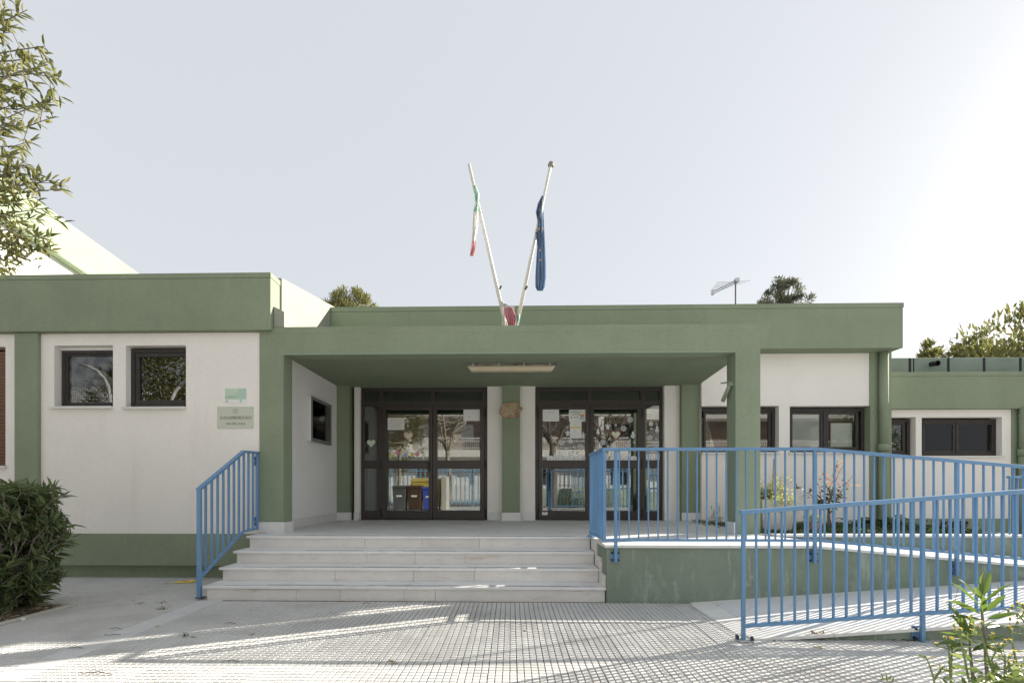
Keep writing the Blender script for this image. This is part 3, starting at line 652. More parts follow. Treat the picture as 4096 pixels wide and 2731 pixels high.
# ---- entrance doors
YG = YD + .035
def Z_(py): return zat(py, 0, YD)
def pane(mb, x0, x1, z0, z1):
    t = lambda z: YG - .006 * (z - 1.9)
    return mb.hexa([(x0, t(z0), z0), (x1, t(z0), z0), (x1, t(z0) + .006, z0), (x0, t(z0) + .006, z0), (x0, t(z1), z1), (x1, t(z1), z1), (x1, t(z1) + .006, z1), (x0, t(z1) + .006, z1)])
def door(label, ox0, ox1, trans, leafs, side, hinge, handle, lo=2078):
    X = lambda p: xat(p, YD)
    zt, zb = Z_(1544), FZ + .003
    t0, t1 = Z_(1603), Z_(1563)                # transom glass
    f = MB(); lx0, lx1 = X(leafs[0][0]), X(leafs[-1][1])
    f.box(X(ox0), X(ox1), YD, YD + .08, t1, zt)
    f.box(X(ox0), X(ox1), YD, YD + .08, Z_(1622), t0)
    xs = [X(ox0)] + [X(q) for t in trans for q in t] + [X(ox1)]
    for a, b in zip(xs[::2], xs[1::2]): f.box(a, b, YD, YD + .08, t0, t1)
    # side posts
    for a, b in ((X(ox0), min(lx0, X(side[0]))), (max(lx1, X(side[1])), X(ox1))): f.box(a, b, YD, YD + .08, zb, Z_(1622))
    # fixed sidelight
    s0, s1 = X(side[0]), X(side[1])
    if s0 < lx0: f.box(s1, lx0, YD, YD + .08, zb, Z_(1622))
    else: f.box(lx1, s0, YD, YD + .08, zb, Z_(1622))
    f.box(s0, s1, YD, YD + .08, Z_(1872), Z_(1840)); f.box(s0, s1, YD, YD + .08, zb, Z_(2043))
    fr = tag(f.build('entrance_door', m_brown, sch, bevel=.004), label)
    for a, b in trans: MB().box(X(a) - .002, X(b) + .002, YG, YG + .006, t0 - .002, t1 + .002).build('transom_pane', m_glass, fr)
    for c, d in ((1622, 1840), (1872, 2043)): MB().box(s0 - .002, s1 + .002, YG, YG + .006, Z_(d), Z_(c)).build('side_pane', m_glass, fr)
    MB().box(X(ox0) + .02, X(ox1) - .02, YD - .012, YD + .02, zt - .02, zt + .012).build('frame_cap', m_brown, fr)
    for (a, b, g0, g1) in leafs:
        m = MB(); A, B, G0, G1 = X(a) + .002, X(b) - .002, X(g0), X(g1); y0, y1 = YD - .015, YD + .06
        ztp = Z_(1623)
        m.box(A, G0, y0, y1, zb + .004, ztp); m.box(G1, B, y0, y1, zb + .004, ztp)
        for c, d in ((1623, 1636), (1840.5, 1873), (2043, 2080)):
            m.box(G0, G1, y0, y1, max(zb + .004, Z_(d)), Z_(c))
        lf = m.build('leaf', m_brown, fr, bevel=.004)
        for c, d in ((1636, 1840.5), (1873, 2043)): pane(MB(), G0 - .002, G1 + .002, Z_(d) - .002, Z_(c) + .002).build('pane', m_glass, fr)
        MB().box(G0, G1, YG - .004, YG - .003, Z_(1887.5), Z_(1886)).build('red_tape', m_tape, fr)
    for p in hinge:
        for zc in (1650, 1858, 2050): MB().tube([(X(p), YD - .022, Z_(zc) - .09), (X(p), YD - .022, Z_(zc) + .09)], .011, 8).build('hinge', m_black, fr)
    hx = X(handle); hb = MB().box(hx - .022, hx + .022, YD - .045, YD - .015, Z_(1862), Z_(1846)); hb.box(hx - .018, hx + .014, YD - .075, YD - .045, Z_(1886), Z_(1848))
    hb.build('handle', m_black, fr, bevel=.006)
    return fr
dL = door('left entrance door with hearts and paper flowers on the glass', 1440, 1948, [(1455, 1515), (1532, 1724), (1740, 1930)],
          [(1527, 1730.5, 1543, 1714.5), (1731, 1939, 1748, 1920)], (1455, 1511), (1524, 1941), 1717)
dR = door('right entrance door with white winter stickers on the glass', 2142, 2656, [(2160, 2351.6), (2367, 2563), (2579, 2638)],
          [(2154, 2359, 2169.6, 2342.5), (2359.5, 2566, 2375, 2549)], (2581, 2640), (2152, 2568), 2370)
# ================================================================== RAILINGS
BAL_A, BAL_X = .020, .011
def plate_y(root, x, y, zc, post):      # bolted bracket on a wall facing -Y (y = wall face)
    pl = MB().box(x - .052, x + .052, y - .012, y - .001, zc - .06, zc + .06).build('bracket', m_blue, root, bevel=.004)
    for sx in (-.034, .034):
        for sz in (-.04, .04): MB().tube([(x + sx, y - .012, zc + sz), (x + sx, y - .036, zc + sz)], [.015, .012], 10).build('bolt', m_bluebolt, pl)
# ---- stair railing on the left
r1 = thing('stair_railing', 'short blue railing climbing the left edge of the steps to the green pillar', 'railing', (-3.62, 5.4, 0))
xr = -3.625
P0 = Vector((xr, 5.37, 1.275)); P1 = Vector((xr, 6.29, 1.79)); P2 = Vector((xr, 6.655, 1.80))
Q0 = Vector((xr, 5.40, .25)); Q1 = Vector((xr, 6.29, .712)); Q2 = Vector((xr, 6.655, .72))
MB().bar(P0, P1 + Vector((0, .006, .004)), .055, .032).build('handrail', m_blue, r1, bevel=.004)
MB().bar(P1, P2, .055, .032).build('handrail', m_blue, r1, bevel=.004)
MB().bar(Q0, Q1, .030, .03).build('bottom_rail', m_blue, r1, bevel=.003); MB().bar(Q1, Q2, .030, .03).build('bottom_rail', m_blue, r1, bevel=.003)
MB().box(xr - .022, xr + .022, 5.37, 5.41, .03, 1.275).build('post', m_blue, r1, bevel=.003)
MB().box(xr - .018, xr + .018, 6.62, 6.655, .70, 1.79).build('post', m_blue, r1, bevel=.003)
def zpath(y, A, B, C): return A.z + (B.z - A.z) * (y - A.y) / (B.y - A.y) if y < B.y else B.z + (C.z - B.z) * (y - B.y) / (C.y - B.y)
n = 11
for k in range(1, n):
    y = 5.39 + (6.637 - 5.39) * k / n
    MB().box(xr - .0135, xr + .0135, y - .007, y + .007, zpath(y, Q0, Q1, Q2), zpath(y, P0, P1, P2) - .012).build('baluster', m_blue, r1)
ft = MB().box(xr - .03, xr + .06, 5.36, 5.43, .02, .032).build('foot_plate', m_bluebolt, r1)
for zz in (.82, 1.68):
    pl = MB().prism_yz([(6.57, zz - .05), (6.65, zz - .07), (6.65, zz + .07), (6.57, zz + .05)], xr - .03, xr - .022).build('gusset', m_blue, r1)
    MB().tube([(xr - .022, 6.60, zz), (xr - .008, 6.60, zz)], .012, 8).build('bolt', m_alu, pl)
# ---- railing on landing and upper ramp
r2 = thing('landing_railing', 'long blue railing along the landing edge and down the upper ramp', 'railing', (1.1, 5.3, FZ))
YA = 5.315; xc = xat(2417, YA)
XB = 3.385; XEND = 6.75; HS = -.088
ztop = lambda x: 1.732 + HS * max(0, x - XB); zbot = lambda x: .713 + HS * max(0, x - XB)
MB().bar((xc - .02, YA, 1.732), (XB + .003, YA, 1.732), .05, .034).build('handrail', m_blue, r2, bevel=.004)
MB().bar((XB, YA, 1.732), (XEND, YA, ztop(XEND)), .05, .034).build('handrail', m_blue, r2, bevel=.004)
MB().bar((xc, YA + .025, 1.7325), (xc, 6.22, 1.7325), .05, .034).build('handrail', m_blue, r2, bevel=.004)
MB().bar((xc, YA, .713), (XB, YA, .713), .028, .028).build('bottom_rail', m_blue, r2, bevel=.003)
MB().bar((XB, YA, .713), (XEND, YA, zbot(XEND)), .028, .028).build('bottom_rail', m_blue, r2, bevel=.003)
MB().bar((xc, YA + .015, .7135), (xc, 6.2, .7135), .028, .028).build('bottom_rail', m_blue, r2, bevel=.003)
x = xc + .108 + .06
post_x = [xat(2463, YA), XB, xat(3827, YA), 6.70]
k = 0
while x < XEND - .05:
    if all(abs(x - p) > .035 for p in post_x): MB().box(x - .0058, x + .0058, YA - BAL_A / 2, YA + BAL_A / 2, zbot(x), ztop(x) - .012).build('baluster', m_blue, r2)
    x += .1085
MB().box(xc - .018, xc + .018, YA - .018, YA + .018, .70, 1.72).build('post', m_blue, r2, bevel=.003)
for i in range(7): MB().box(xc - .0145, xc + .0145, YA + .12 + i * .108 - .0085, YA + .12 + i * .108 + .0085, .72, 1.72).build('baluster', m_blue, r2)
MB().box(xc - .018, xc + .018, 6.18, 6.216, FZ, 1.72).build('post', m_blue, r2, bevel=.003)
MB().box(xc - .05, xc + .05, 6.15, 6.25, FZ + .004, FZ + .014).build('foot_plate', m_blue, r2)
for p in post_x:
    MB().box(p - .017, p + .017, YA - .016, YA + .016, zbot(p) - .25, ztop(p) - .01).build('post', m_blue, r2, bevel=.003)
    plate_y(r2, p, 5.36, zbot(p) - .19, None)
# ---- front railing on the lower ramp
r3 = thing('ramp_railing', 'blue railing in front climbing along the lower ramp, standing on the paving', 'railing', (2.0, 4.05, 0))
YBR = 4.035; x0 = xat(2973, YBR); XE3 = 6.7; SB = .076
ztop3 = lambda x: 1.092 + SB * (x - x0); zbot3 = lambda x: .128 + SB * (x - x0)
MB().bar((x0 - .028, YBR, ztop3(x0 - .028)), (XE3, YBR, ztop3(XE3)), .05, .036).build('handrail', m_blue, r3, bevel=.004)
MB().bar((x0, YBR, zbot3(x0)), (XE3, YBR, zbot3(XE3)), .03, .03).build('bottom_rail', m_blue, r3, bevel=.003)
post3 = [x0, xat(3690, YBR), xat(3690, YBR) + 1.55, 6.6]
x = x0 + .1085
while x < XE3 - .04:
    if all(abs(x - p) > .04 for p in post3): MB().box(x - .0062, x + .0062, YBR - .010, YBR + .010, zbot3(x), ztop3(x) - .014).build('baluster', m_blue, r3)
    x += .1077
for i, p in enumerate(post3):
    MB().box(p - .0145, p + .0145, YBR - .0145, YBR + .0145, .012 if i == 0 else max(.0, zl(p) - .16), ztop3(p) - .012).build('post', m_blue, r3, bevel=.003)
    if i: plate_y(r3, p, 4.09, max(.065, zl(p) - .10), None)
fp = MB().prism_xy([(x0 - .06, YBR + .01), (x0 - .045, YBR - .045), (x0 + .075, YBR - .045), (x0 + .08, YBR + .01), (x0 + .03, YBR + .05), (x0 - .03, YBR + .05)], .001, .013).build('foot_plate', m_alu, r3, bevel=.003)
for sx, sy in ((-.045, .012), (.062, -.025)): MB().tube([(x0 + sx, YBR + sy, .013), (x0 + sx, YBR + sy, .042), (x0 + sx, YBR + sy, .05)], [.016, .016, .008], 8).build('bolt', m_bluebolt, fp)
# ---- railing on the turning platform
r4 = thing('platform_railing', 'blue railing end at the far right behind the other railings', 'railing', (7.0, 6.6, .345))
Y4 = 6.55; x4 = xat(4038, Y4); z4t, z4b = zat(1903, x4, Y4), zat(2213, x4, Y4)
MB().box(x4 - .02, 9.3, Y4 - .025, Y4 + .025, z4t - .03, z4t).build('handrail', m_blue, r4, bevel=.003)
MB().box(x4, 9.3, Y4 - .015, Y4 + .015, z4b, z4b + .03).build('bottom_rail', m_blue, r4)
x = x4
while x < 9.3: MB().box(x - .006, x + .006, Y4 - .01, Y4 + .01, z4b + (.0 if x > x4 else -.06), z4t - .02).build('baluster', m_blue, r4); x += .1085
# ================================================================== THINGS ON THE FACADE
# ceiling lamp
la = at(1867, 1462, 7.72); lb = at(2224, 1462, 7.72); yl = 7.72
lamp = thing('ceiling_lamp', 'long yellowed tube lamp with dirty grey top under the porch ceiling', 'lamp', (mid(la.x, lb.x), yl, 3.35))
zc = 3.35
def lampsec(mb, x0, x1, z0, z1, w0, w1, ch):
    P = []
    mb.hexa([(x0 + ch, yl - w0, z0), (x1 - ch, yl - w0, z0), (x1 - ch, yl + w0, z0), (x0 + ch, yl + w0, z0), (x0, yl - w1, z1), (x1, yl - w1, z1), (x1, yl + w1, z1), (x0, yl + w1, z1)])
lm = MB(); lampsec(lm, la.x, lb.x, 3.285, 3.30, .085, .088, .0); lm.hexa([(la.x, yl - .085, 3.30), (lb.x, yl - .085, 3.30), (lb.x, yl + .085, 3.30), (la.x, yl + .085, 3.30), (la.x + .06, yl - .06, 3.349), (lb.x - .06, yl - .06, 3.349), (lb.x - .06, yl + .06, 3.349), (la.x + .06, yl + .06, 3.349)])
lm.build('lamp_body', m_lampbody, lamp, bevel=.008)
lc = MB(); lampsec(lc, la.x + .01, lb.x - .01, 3.205, 3.285, .06, .082, .06); lc.build('diffuser', m_lampcover, lamp, bevel=.02)
for t in (.075, .36, .64, .925):
    xx = la.x + (lb.x - la.x) * t
    MB().box(xx - .016, xx + .016, yl - .094, yl - .082, 3.265, 3.325).build('clip', m_alu, lamp, bevel=.002)
# notice board on porch side wall
xb0 = -3.478; yb0, yb1 = 7.95, 8.84; zb0, zb1 = 2.10, 2.865; db = .075
nb = thing('notice_board', 'glazed notice case with grey metal frame on the left porch wall', 'notice board', (xb0, mid(yb0, yb1), zb0))
MB().box(xb0 + .001, xb0 + db - .012, yb0, yb0 + .012, zb0, zb1).build('side_panel', m_white, nb, bevel=.002)
for zz in (zb0 + .04, zb1 - .04): MB().tube([(xb0 + .032, yb0 + .002, zz), (xb0 + .032, yb0 - .003, zz)], .008, 8).build('screw', m_black, nb)
MB().box(xb0 + .001, xb0 + db - .012, yb1 - .012, yb1, zb0, zb1).build('side_panel', m_white, nb)
fm = MB(); xa, xb_ = xb0 + db - .012, xb0 + db
fm.box(xa, xb_, yb0, yb1, zb0, zb0 + .055); fm.box(xa, xb_, yb0, yb1, zb1 - .055, zb1); fm.box(xa, xb_, yb0, yb0 + .05, zb0 + .055, zb1 - .055); fm.box(xa, xb_, yb1 - .06, yb1, zb0 + .055, zb1 - .055); fm.build('frame', m_grey_frame, nb, bevel=.003)
MB().box(xb0 + .001, xb0 + .02, yb0 + .013, yb1 - .013, zb0 + .01, zb1 - .01).build('cork_back', m_cork, nb)
MB().box(xa + .004, xa + .007, yb0 + .045, yb1 - .055, zb0 + .05, zb1 - .05).build('pane', m_glass2, nb)
def sheet_x(name, y0, y1, z0, z1, m, dx=.022, th=.002):   # sheet on the cork, facing +X
    return MB().box(xb0 + dx, xb0 + dx + th, y0, y1, z0, z1).build(name, m)
m_papergrey = M('old_paper', (.60, .62, .60), .8, .1, 8)
pp = [(8.02, 8.20, 2.36, 2.73, 'narrow grey notice sheet at the near edge inside the notice case'), (8.21, 8.33, 2.36, 2.76, 'white notice sheet second from the near edge of the notice case'), (8.335, 8.45, 2.335, 2.74, 'white notice sheet next to the red poster in the notice case')]
for y0, y1, z0, z1, lab in pp:
    s = tag(sheet_x('notice_sheet', y0, y1, z0, z1, m_papergrey), lab, 'paper', 'sheets in the notice case')
    for k in range(7): MB().box(xb0 + .0243, xb0 + .0248, y0 + .015, y1 - .02 - .03 * random.random(), z1 - .06 - k * .04, z1 - .055 - k * .04).build('print_line', m_greyink, s)
s = tag(sheet_x('poster', 8.47, 8.74, 2.17, 2.80, m_red), 'red printed poster with a dark photo on top inside the notice case', 'poster')
MB().box(xb0 + .0245, xb0 + .0255, 8.475, 8.735, 2.68, 2.795).build('picture', M('dark_photo', (.06, .05, .045), .6, .5, 30), s)
MB().box(xb0 + .0245, xb0 + .0257, 8.52, 8.72, 2.655, 2.675).build('print_line', m_papergrey, s)
for k in range(11): MB().box(xb0 + .0245, xb0 + .0252, 8.52, 8.56 + random.random() * .14, 2.60 - k * .037, 2.606 - k * .037).build('print_line', M('pink_text', (.45, .22, .2), .8) if k == 0 else bpy.data.materials['pink_text'], s)
# signs on the left wall
def sbox(px0, px1, py0, py1, Y, th, mat, name, par=None, bev=.002):
    X0, X1 = xat(px0, Y), xat(px1, Y); Xm = mid(X0, X1)
    return MB().box(X0, X1, Y - th, Y, zat(py1, Xm, Y), zat(py0, Xm, Y)).build(name, mat, par, bevel=bev)
s2 = tag(sbox(870, 1015, 1626, 1714, YL, .008, m_plate, 'school_sign'), 'pale metal plate reading SCUOLA ELEMENTARE DI STATO beside the green pillar', 'sign')
YS = YL - .0085
def txt(t, pxc, py, hpx, m, par, Y, wpx=None, align='CENTER', name='lettering', bold=0):
    p = at(pxc, py, Y); o = lettering(t, hpx * dep(p.x, Y) / 1880 / .69, m, par, p, 1, align, name)
    if wpx:
        xs = [v.co.x for v in o.data.vertices]; cur = max(xs) - min(xs); want = wpx * dep(p.x, Y) / 1880
        o.data.transform(Matrix.Translation(p) @ Matrix.Diagonal((want / cur, 1, 1, 1)) @ Matrix.Translation(-p))
    return o
txt('SCUOLA ELEMENTARE DI STATO', 943.5, 1676, 12, m_ink, s2, YS, 127)
txt('VIA DEL SOLE', 942.5, 1698, 8.6, m_ink, s2, YS, 77)
c = at(942.5, 1643, YS)
em = MB()
for k in range(20):    # wreath and star of the emblem
    a = -.35 + k * (math.pi * 2 + .7 - 1.6) / 19 + .45 - math.pi / 2 + .35; r = .028; p = Vector((c.x + r * math.cos(a), YS - .001, c.z + r * math.sin(a)))
    em.bar(p, p + Vector((.010 * math.cos(a + 1.2), 0, .010 * math.sin(a + 1.2))), .001, .005, up=(math.cos(a), 0, math.sin(a)))
st5 = [(c.x + (.013 if i % 2 == 0 else .006) * math.sin(i * math.pi / 5), c.z + (.013 if i % 2 == 0 else .006) * math.cos(i * math.pi / 5)) for i in range(10)]
em.prism_xz(st5, YS - .001, YS)
em.box(c.x - .016, c.x + .016, YS - .001, YS, c.z - .036, c.z - .030)
em.build('emblem', m_greyink, s2)
for a, b in ((875, 1631), (1009, 1631), (875, 1708), (1009, 1708)):
    p = at(a, b, YS); MB().tube([p, p - Vector((0, .003, 0))], .0045, 8).build('screw', m_ink, s2)
s1 = tag(sbox(899, 987, 1552, 1613, YL, .006, m_white, 'energy_sign'), "faded green panel reading L'ENERGIA DI QUESTO EDIFICIO E' VERDE on the cream wall", 'sign')
YS1 = YL - .0065
sbox(901, 985, 1553, 1597, YL - .006, .0008, m_signgreen, 'print_panel', s1, 0)
c = at(967, 1575.5, YL - .007); rr = .077
pts = [(min(c.x + rr * math.cos(t), xat(985, YL - .007) - .001), c.z + rr * math.sin(t)) for t in [i * math.pi / 16 for i in range(32)]]
MB().prism_xz(pts, YL - .0074, YL - .0068).build('disc', m_signgreen2, s1)
for t, py, w_, m_ in (("L'ENERGIA", 1561.5, 45, m_signtext), ('DI QUESTO', 1570.5, 48, m_signtext), ('EDIFICIO', 1580.2, 39, m_signtext), ("E' VERDE.", 1590.5, 44.5, m_signtext2)):
    txt(t, 903.5, py, 7.0, m_, s1, YL - .0076, w_, 'LEFT')
c = at(963.5, 1603.5, YL - .007); MB().prism_xz([(c.x + .019 * math.cos(i * .5236), c.z + .019 * math.sin(i * .5236)) for i in range(12)], YL - .0078, YL - .007).build('round_mark', M('teal_mark', (.35, .62, .55), .6), s1)
c = at(907.5, 1607, YL - .007); MB().prism_xz([(c.x - .015, c.z), (c.x + .015, c.z), (c.x + .013, c.z + .016), (c.x + .006, c.z + .010), (c.x, c.z + .024), (c.x - .006, c.z + .010), (c.x - .013, c.z + .016)], YL - .0078, YL - .007).build('crest', M('plum_print', (.25, .09, .14), .6), s1)
# rock on the middle pilaster
rk = MB(); oc = at(2040, 1640, YB); out = [(1995, 1654), (2008, 1618), (2030, 1612), (2050, 1605), (2068, 1607), (2078, 1625), (2091, 1633), (2082, 1646), (2074, 1664), (2060, 1673), (2045, 1671), (2020, 1673), (2008, 1663)]
rings = [(1.0, .0), (.99, -.03), (.90, -.055), (.6, -.07), (.3, -.072), (.02, -.07)]
V = []
for s_, dy in rings:
    for a, b in out:
        p = at(a, b, YB); V.append((oc.x + (p.x - oc.x) * s_ + random.gauss(0, .004) * (s_ < 1), YB + dy + random.gauss(0, .006) * (s_ < .99), oc.z + (p.z - oc.z) * s_ + random.gauss(0, .004) * (s_ < 1)))
rk.v = V; m = len(out)
for i in range(len(rings) - 1):
    for k in range(m): rk.f.append((i * m + k, i * m + (k + 1) % m, (i + 1) * m + (k + 1) % m, (i + 1) * m + k)); rk.mi.append(0)
rko = tag(rk.build('fossil_rock', m_rock, smooth=False), 'rough ochre rock slab fixed to the green pilaster between the doors', 'rock')
# door bell plate
bp = tag(sbox(2085, 2112, 1848, 1864, YC, .008, m_white, 'bell_plate'), 'small white bell plate on the cream wall left of the right door', 'doorbell')
sbox(2094, 2102, 1852, 1861, YC - .008, .004, m_alu, 'push_button', bp, 0)
# flag holder tube on right pillar inner face
ph = thing('pipe_bracket', 'short green tube leaning on the inner face of the right porch pillar', 'bracket', (xr0 - .05, 6.8, 2.5))
a_ = Vector((xr0 - .035, 6.72, zat(1528, xr0, 6.72))); b_ = Vector((xr0 - .075, 6.89, zat(1604, xr0, 6.89)))
MB().tube([a_, b_], .028, 12).build('tube', m_green, ph, smooth=True); MB().bar(a_ + Vector((-.09, .12, .01)), a_ + Vector((.034, 0, .01)), .02, .02).build('arm', m_green, ph)
MB().box(xr0 - .05, xr0 - .001, 6.70, 6.74, a_.z - .05, a_.z - .02).build('clamp', m_green, ph)
# ---- flag poles, flags
YPo = 7.05
def pole(name, label, base, tip, r0=.028, r1=.022):
    t = thing(name, label, 'flagpole', base); 
    MB().tube([base, base.lerp(tip, .5), tip], [r0, (r0 + r1) / 2, r1], 12).build('shaft', m_pole, t, smooth=True)
    return t
p1b = at(2024, 1305, YPo); p1t = at(1876, 658, YPo - .25); p2b = at(2066, 1305, YPo); p2t = at(2203, 662, YPo - .25)
f1 = pole('flagpole', 'white flagpole leaning left with a broken tip above the porch', p1b, p1t)
f2 = pole('flagpole', 'white flagpole leaning right with a flat cap above the porch', p2b, p2t)
MB().tube([p2t - Vector((0, 0, .01)), p2t + Vector((.01, 0, .035))], [.045, .04], 12).build('cap', M('cap_grey', (.25, .24, .22), .7), f2)
for t, b, d, sgn in ((f1, p1b, p1t, 1), (f2, p2b, p2t, 1)):
    for q in (.20, .21): 
        pt = b.lerp(d, q + .02); MB().tube([pt + Vector((.02, -.03, .02)), pt + Vector((.05, -.04, .07))], .012, 6).build('cleat', m_black, t)
        break
    MB().tube([d.lerp(b, .02) + Vector((.03, -.02, 0)), d.lerp(b, .15) + Vector((.025, -.03, 0)), d.lerp(b, .3) + Vector((.03, -.03, 0))], .005, 6).build('halyard', m_pole, t)
MB().box(p1b.x + .0, p2b.x, YPo - .05, YPo + .05, 3.58, 3.66).build('pole_base', m_concrete, sch)
MB().box(mid(p1b.x, p2b.x) - .04, mid(p1b.x, p2b.x) + .05, YPo + .05, YPo + .11, 3.58, 4.05).build('pole_support', m_concrete, sch)
def cloth(name, rows, mats, label, Y, group=None, folds=5, amp=.04, nx=14, parent=None, cat='flag', seed=1):
    """rows: (pxL, pxR, py, material index) from top to bottom, cloth falls in folds"""
    rr = random.Random(seed); mb = MB(); g = []; ph_ = rr.random() * 6
    rows2 = []
    for (a, b) in zip(rows, rows[1:]):
        for k in range(4): t = k / 4; rows2.append(tuple(a[i] + (b[i] - a[i]) * t for i in range(3)) + (a[3],))
    rows2.append(rows[-1])
    for j, (l, r_, py, mi) in enumerate(rows2):
        line = []
        for i in range(nx + 1):
            u = i / nx; px = l + (r_ - l) * (u + .03 * math.sin(u * folds * 6.28 + j * .15))
            y = Y + amp * math.sin(u * folds * 6.28 + ph_ + j * .11) + .02 * math.sin(j * .5 + u * 4); line.append(at(px, py + rr.uniform(-.6, .6), y))
        g.append(line)
    for j in range(len(g) - 1):
        mb.cm = rows2[j][3]
        for i in range(nx): mb.quad(g[j + 1][i], g[j + 1][i + 1], g[j][i + 1], g[j][i])
    o = mb.build(name, mats, parent, smooth=True)
    w = o.modifiers.new('Weld', 'WELD'); w.merge_threshold = .0005
    s = o.modifiers.new('Solidify', 'SOLIDIFY'); s.thickness = .003
    if label: tag(o, label, cat, group)
    return o
cloth('tricolour_flag', [(1893, 1904, 742, 0), (1896, 1917, 775, 0), (1900, 1915, 812, 0), (1893, 1914, 846, 1), (1890, 1911, 905, 1), (1887, 1903, 965, 2), (1882, 1900, 1005, 2), (1880, 1893, 1024, 2)], [m_fgreen, m_fwhite, m_fred], 'tattered narrow green white and red flag hanging on the left pole', YPo - .27, folds=2, amp=.03, nx=10)
eu = cloth('blue_flag', [(2168, 2172, 782, 0), (2150, 2172, 815, 0), (2142, 2173, 850, 0), (2148, 2174, 880, 0), (2152, 2175, 905, 0), (2141, 2177, 930, 0), (2149, 2180, 985, 0), (2146, 2183, 1050, 0), (2143, 2184, 1110, 0), (2143, 2180, 1148, 0), (2150, 2172, 1163, 0)], [m_fblue], 'limp faded blue flag with a few gold stars hanging on the right pole', YPo - .22, folds=3, amp=.045, nx=18, seed=3)
for px, py in ((2146, 923), (2155, 915), (2172, 915), (2160, 1000), (2161, 1040)):
    p = at(px, py, YPo - .31); q5 = [(p.x + (.018 if i % 2 == 0 else .008) * math.sin(i * math.pi / 5), p.z + (.018 if i % 2 == 0 else .008) * math.cos(i * math.pi / 5)) for i in range(10)]
    MB().prism_xz(q5, p.y, p.y + .003).build('star', m_gold, eu)
cloth('folded_flag', [(2014, 2020, 1214, 1), (2016, 2046, 1230, 0), (2018, 2062, 1262, 0), (2030, 2064, 1290, 0), (2032, 2058, 1309, 0)], [m_fpink, m_fwhite], 'faded pink and white flag bunched between the feet of the poles', YPo - .10, folds=4, amp=.04, nx=18, seed=5)
cloth('white_cloth', [(2009, 2014, 1205, 0), (2010, 2022, 1240, 0), (2009, 2024, 1280, 0), (2006, 2030, 1312, 0)], [m_fwhite], 'strip of white cloth hanging at the foot of the left pole', YPo - .07, folds=2, amp=.03, nx=10, cat='cloth', seed=6)
cloth('pale_green_cloth', [(2070, 2078, 1255, 0), (2066, 2080, 1275, 0), (2060, 2074, 1300, 0), (2058, 2076, 1312, 0)], [leafmat('pale_green_cloth', (.55, .70, .62), (.5, .66, .58), .4, .8, (1.1, 1.1, 1.1))], 'pale green cloth hanging at the foot of the right pole', YPo - .07, folds=2, amp=.03, nx=10, cat='cloth', seed=7)
# TV antenna on the roof
an = thing('tv_antenna', 'thin rod television antenna on the flat roof', 'antenna', at(2941, 1260, 11.5))
ta = at(2942, 1122, 11.5); MB().tube([Vector((ta.x, 11.5, 4.3)), ta], .017, 8).build('mast', M('rusty_mast', (.16, .12, .12), .6), an)
ba = at(2852, 1167, 11.3); bb = at(2944, 1121, 11.5)
for dz in (0, -.05): MB().bar(ba + Vector((0, 0, dz)), bb + Vector((0, 0, dz)), .018, .018).build('boom', m_grey_frame, an)
MB().box(bb.x - .03, bb.x + .06, 11.44, 11.56, bb.z - .05, bb.z + .04).build('clamp', m_alu, an); MB().box(ba.x - .03, ba.x + .02, 11.26, 11.34, ba.z - .07, ba.z + .03).build('end_cap', m_alu, an)
for k in range(8):
    t = .08 + k * .115; p = ba.lerp(bb, t); L_ = .08 + .32 * t; d = Vector((1, -.35, -.12)).normalized()
    MB().tube([p - d * L_, p + d * L_], .0035, 5).build('rod', m_grey_frame, an)
# gable hall beyond the left block
hall = thing('rear_hall', 'taller white block with a sloping peeling green roof band behind the left wing', 'building', (-8.5, 12, 0))
XH = -8.0
MB().prism_yz([(6.95, 3.3), (15, 3.3), (15, 4.95), (8.68, 5.34), (6.95, 5.62)], XH - .2, XH - .15).build('wall', m_white_wall, hall)
MB().prism_yz([(6.9, 5.60), (8.68, 5.33), (15, 4.6), (15, 5.55), (9.96, 5.9), (6.9, 6.25)], XH - .18, XH).build('roof_band', m_green_peel, hall, bevel=.01)
MB().box(-16, XH - .2, 7.0, 15, 3.3, 4.6).build('body', m_white_wall, hall)
# ================================================================== PAPERS AND STICKERS ON THE DOORS
YT = YG - .012
def note(name, px0, px1, py0, py1, mat, label, cat='paper', group=None, Y=YT, th=.0012):
    X0, X1 = xat(px0, Y), xat(px1, Y); Xm = mid(X0, X1)
    return tag(MB().box(X0, X1, Y - th, Y, zat(py1, Xm, Y), zat(py0, Xm, Y)).build(name, mat), label, cat, group)
YI = YT - .0016
def line(par, px0, px1, py, h=1.0, m=m_greyink):
    X0, X1 = xat(px0, YI), xat(px1, YI); z = zat(py, mid(X0, X1), YI); MB().box(X0, X1, YI, YI + .0006, z - h * .0025, z + h * .0025).build('print_line', m, par)
n1_ = note('paper_notice', 1551, 1617.6, 1671, 1718.6, m_paper, 'white sheet headed VIETATO FUMARE on the left door glass')
txt('VIETATO FUMARE', 1584, 1684, 6, m_pink, n1_, YI, 50)
for k in range(5): line(n1_, 1556 + (k % 3) * 6, 1612 - (k % 3) * 6, 1690 + k * 5)
n2_ = note('paper_notice', 1853.6, 1919.5, 1636.5, 1683, m_paper, 'plain pale sheet at the top right corner of the left door glass')
line(n2_, 1872, 1886, 1667)
n3_ = note('paper_notice', 2170.5, 2236, 1637.5, 1684.5, m_paper, 'pale sheet at the top left corner of the right door glass')
for k in range(3): line(n3_, 2190, 2222, 1645 + k * 4, .5)
n4_ = note('class_sign', 2276, 2342, 1638, 1685.5, m_paper, 'white sheet reading INGRESSO CLASSE on the right door glass')
txt('INGRESSO', 2303, 1650, 7, m_ink, n4_, YI, 45); txt('CLASSE', 2303, 1659.5, 7, m_ink, n4_, YI, 34); txt('3-4-5', 2298, 1672, 8, m_ink, n4_, YI, 32)
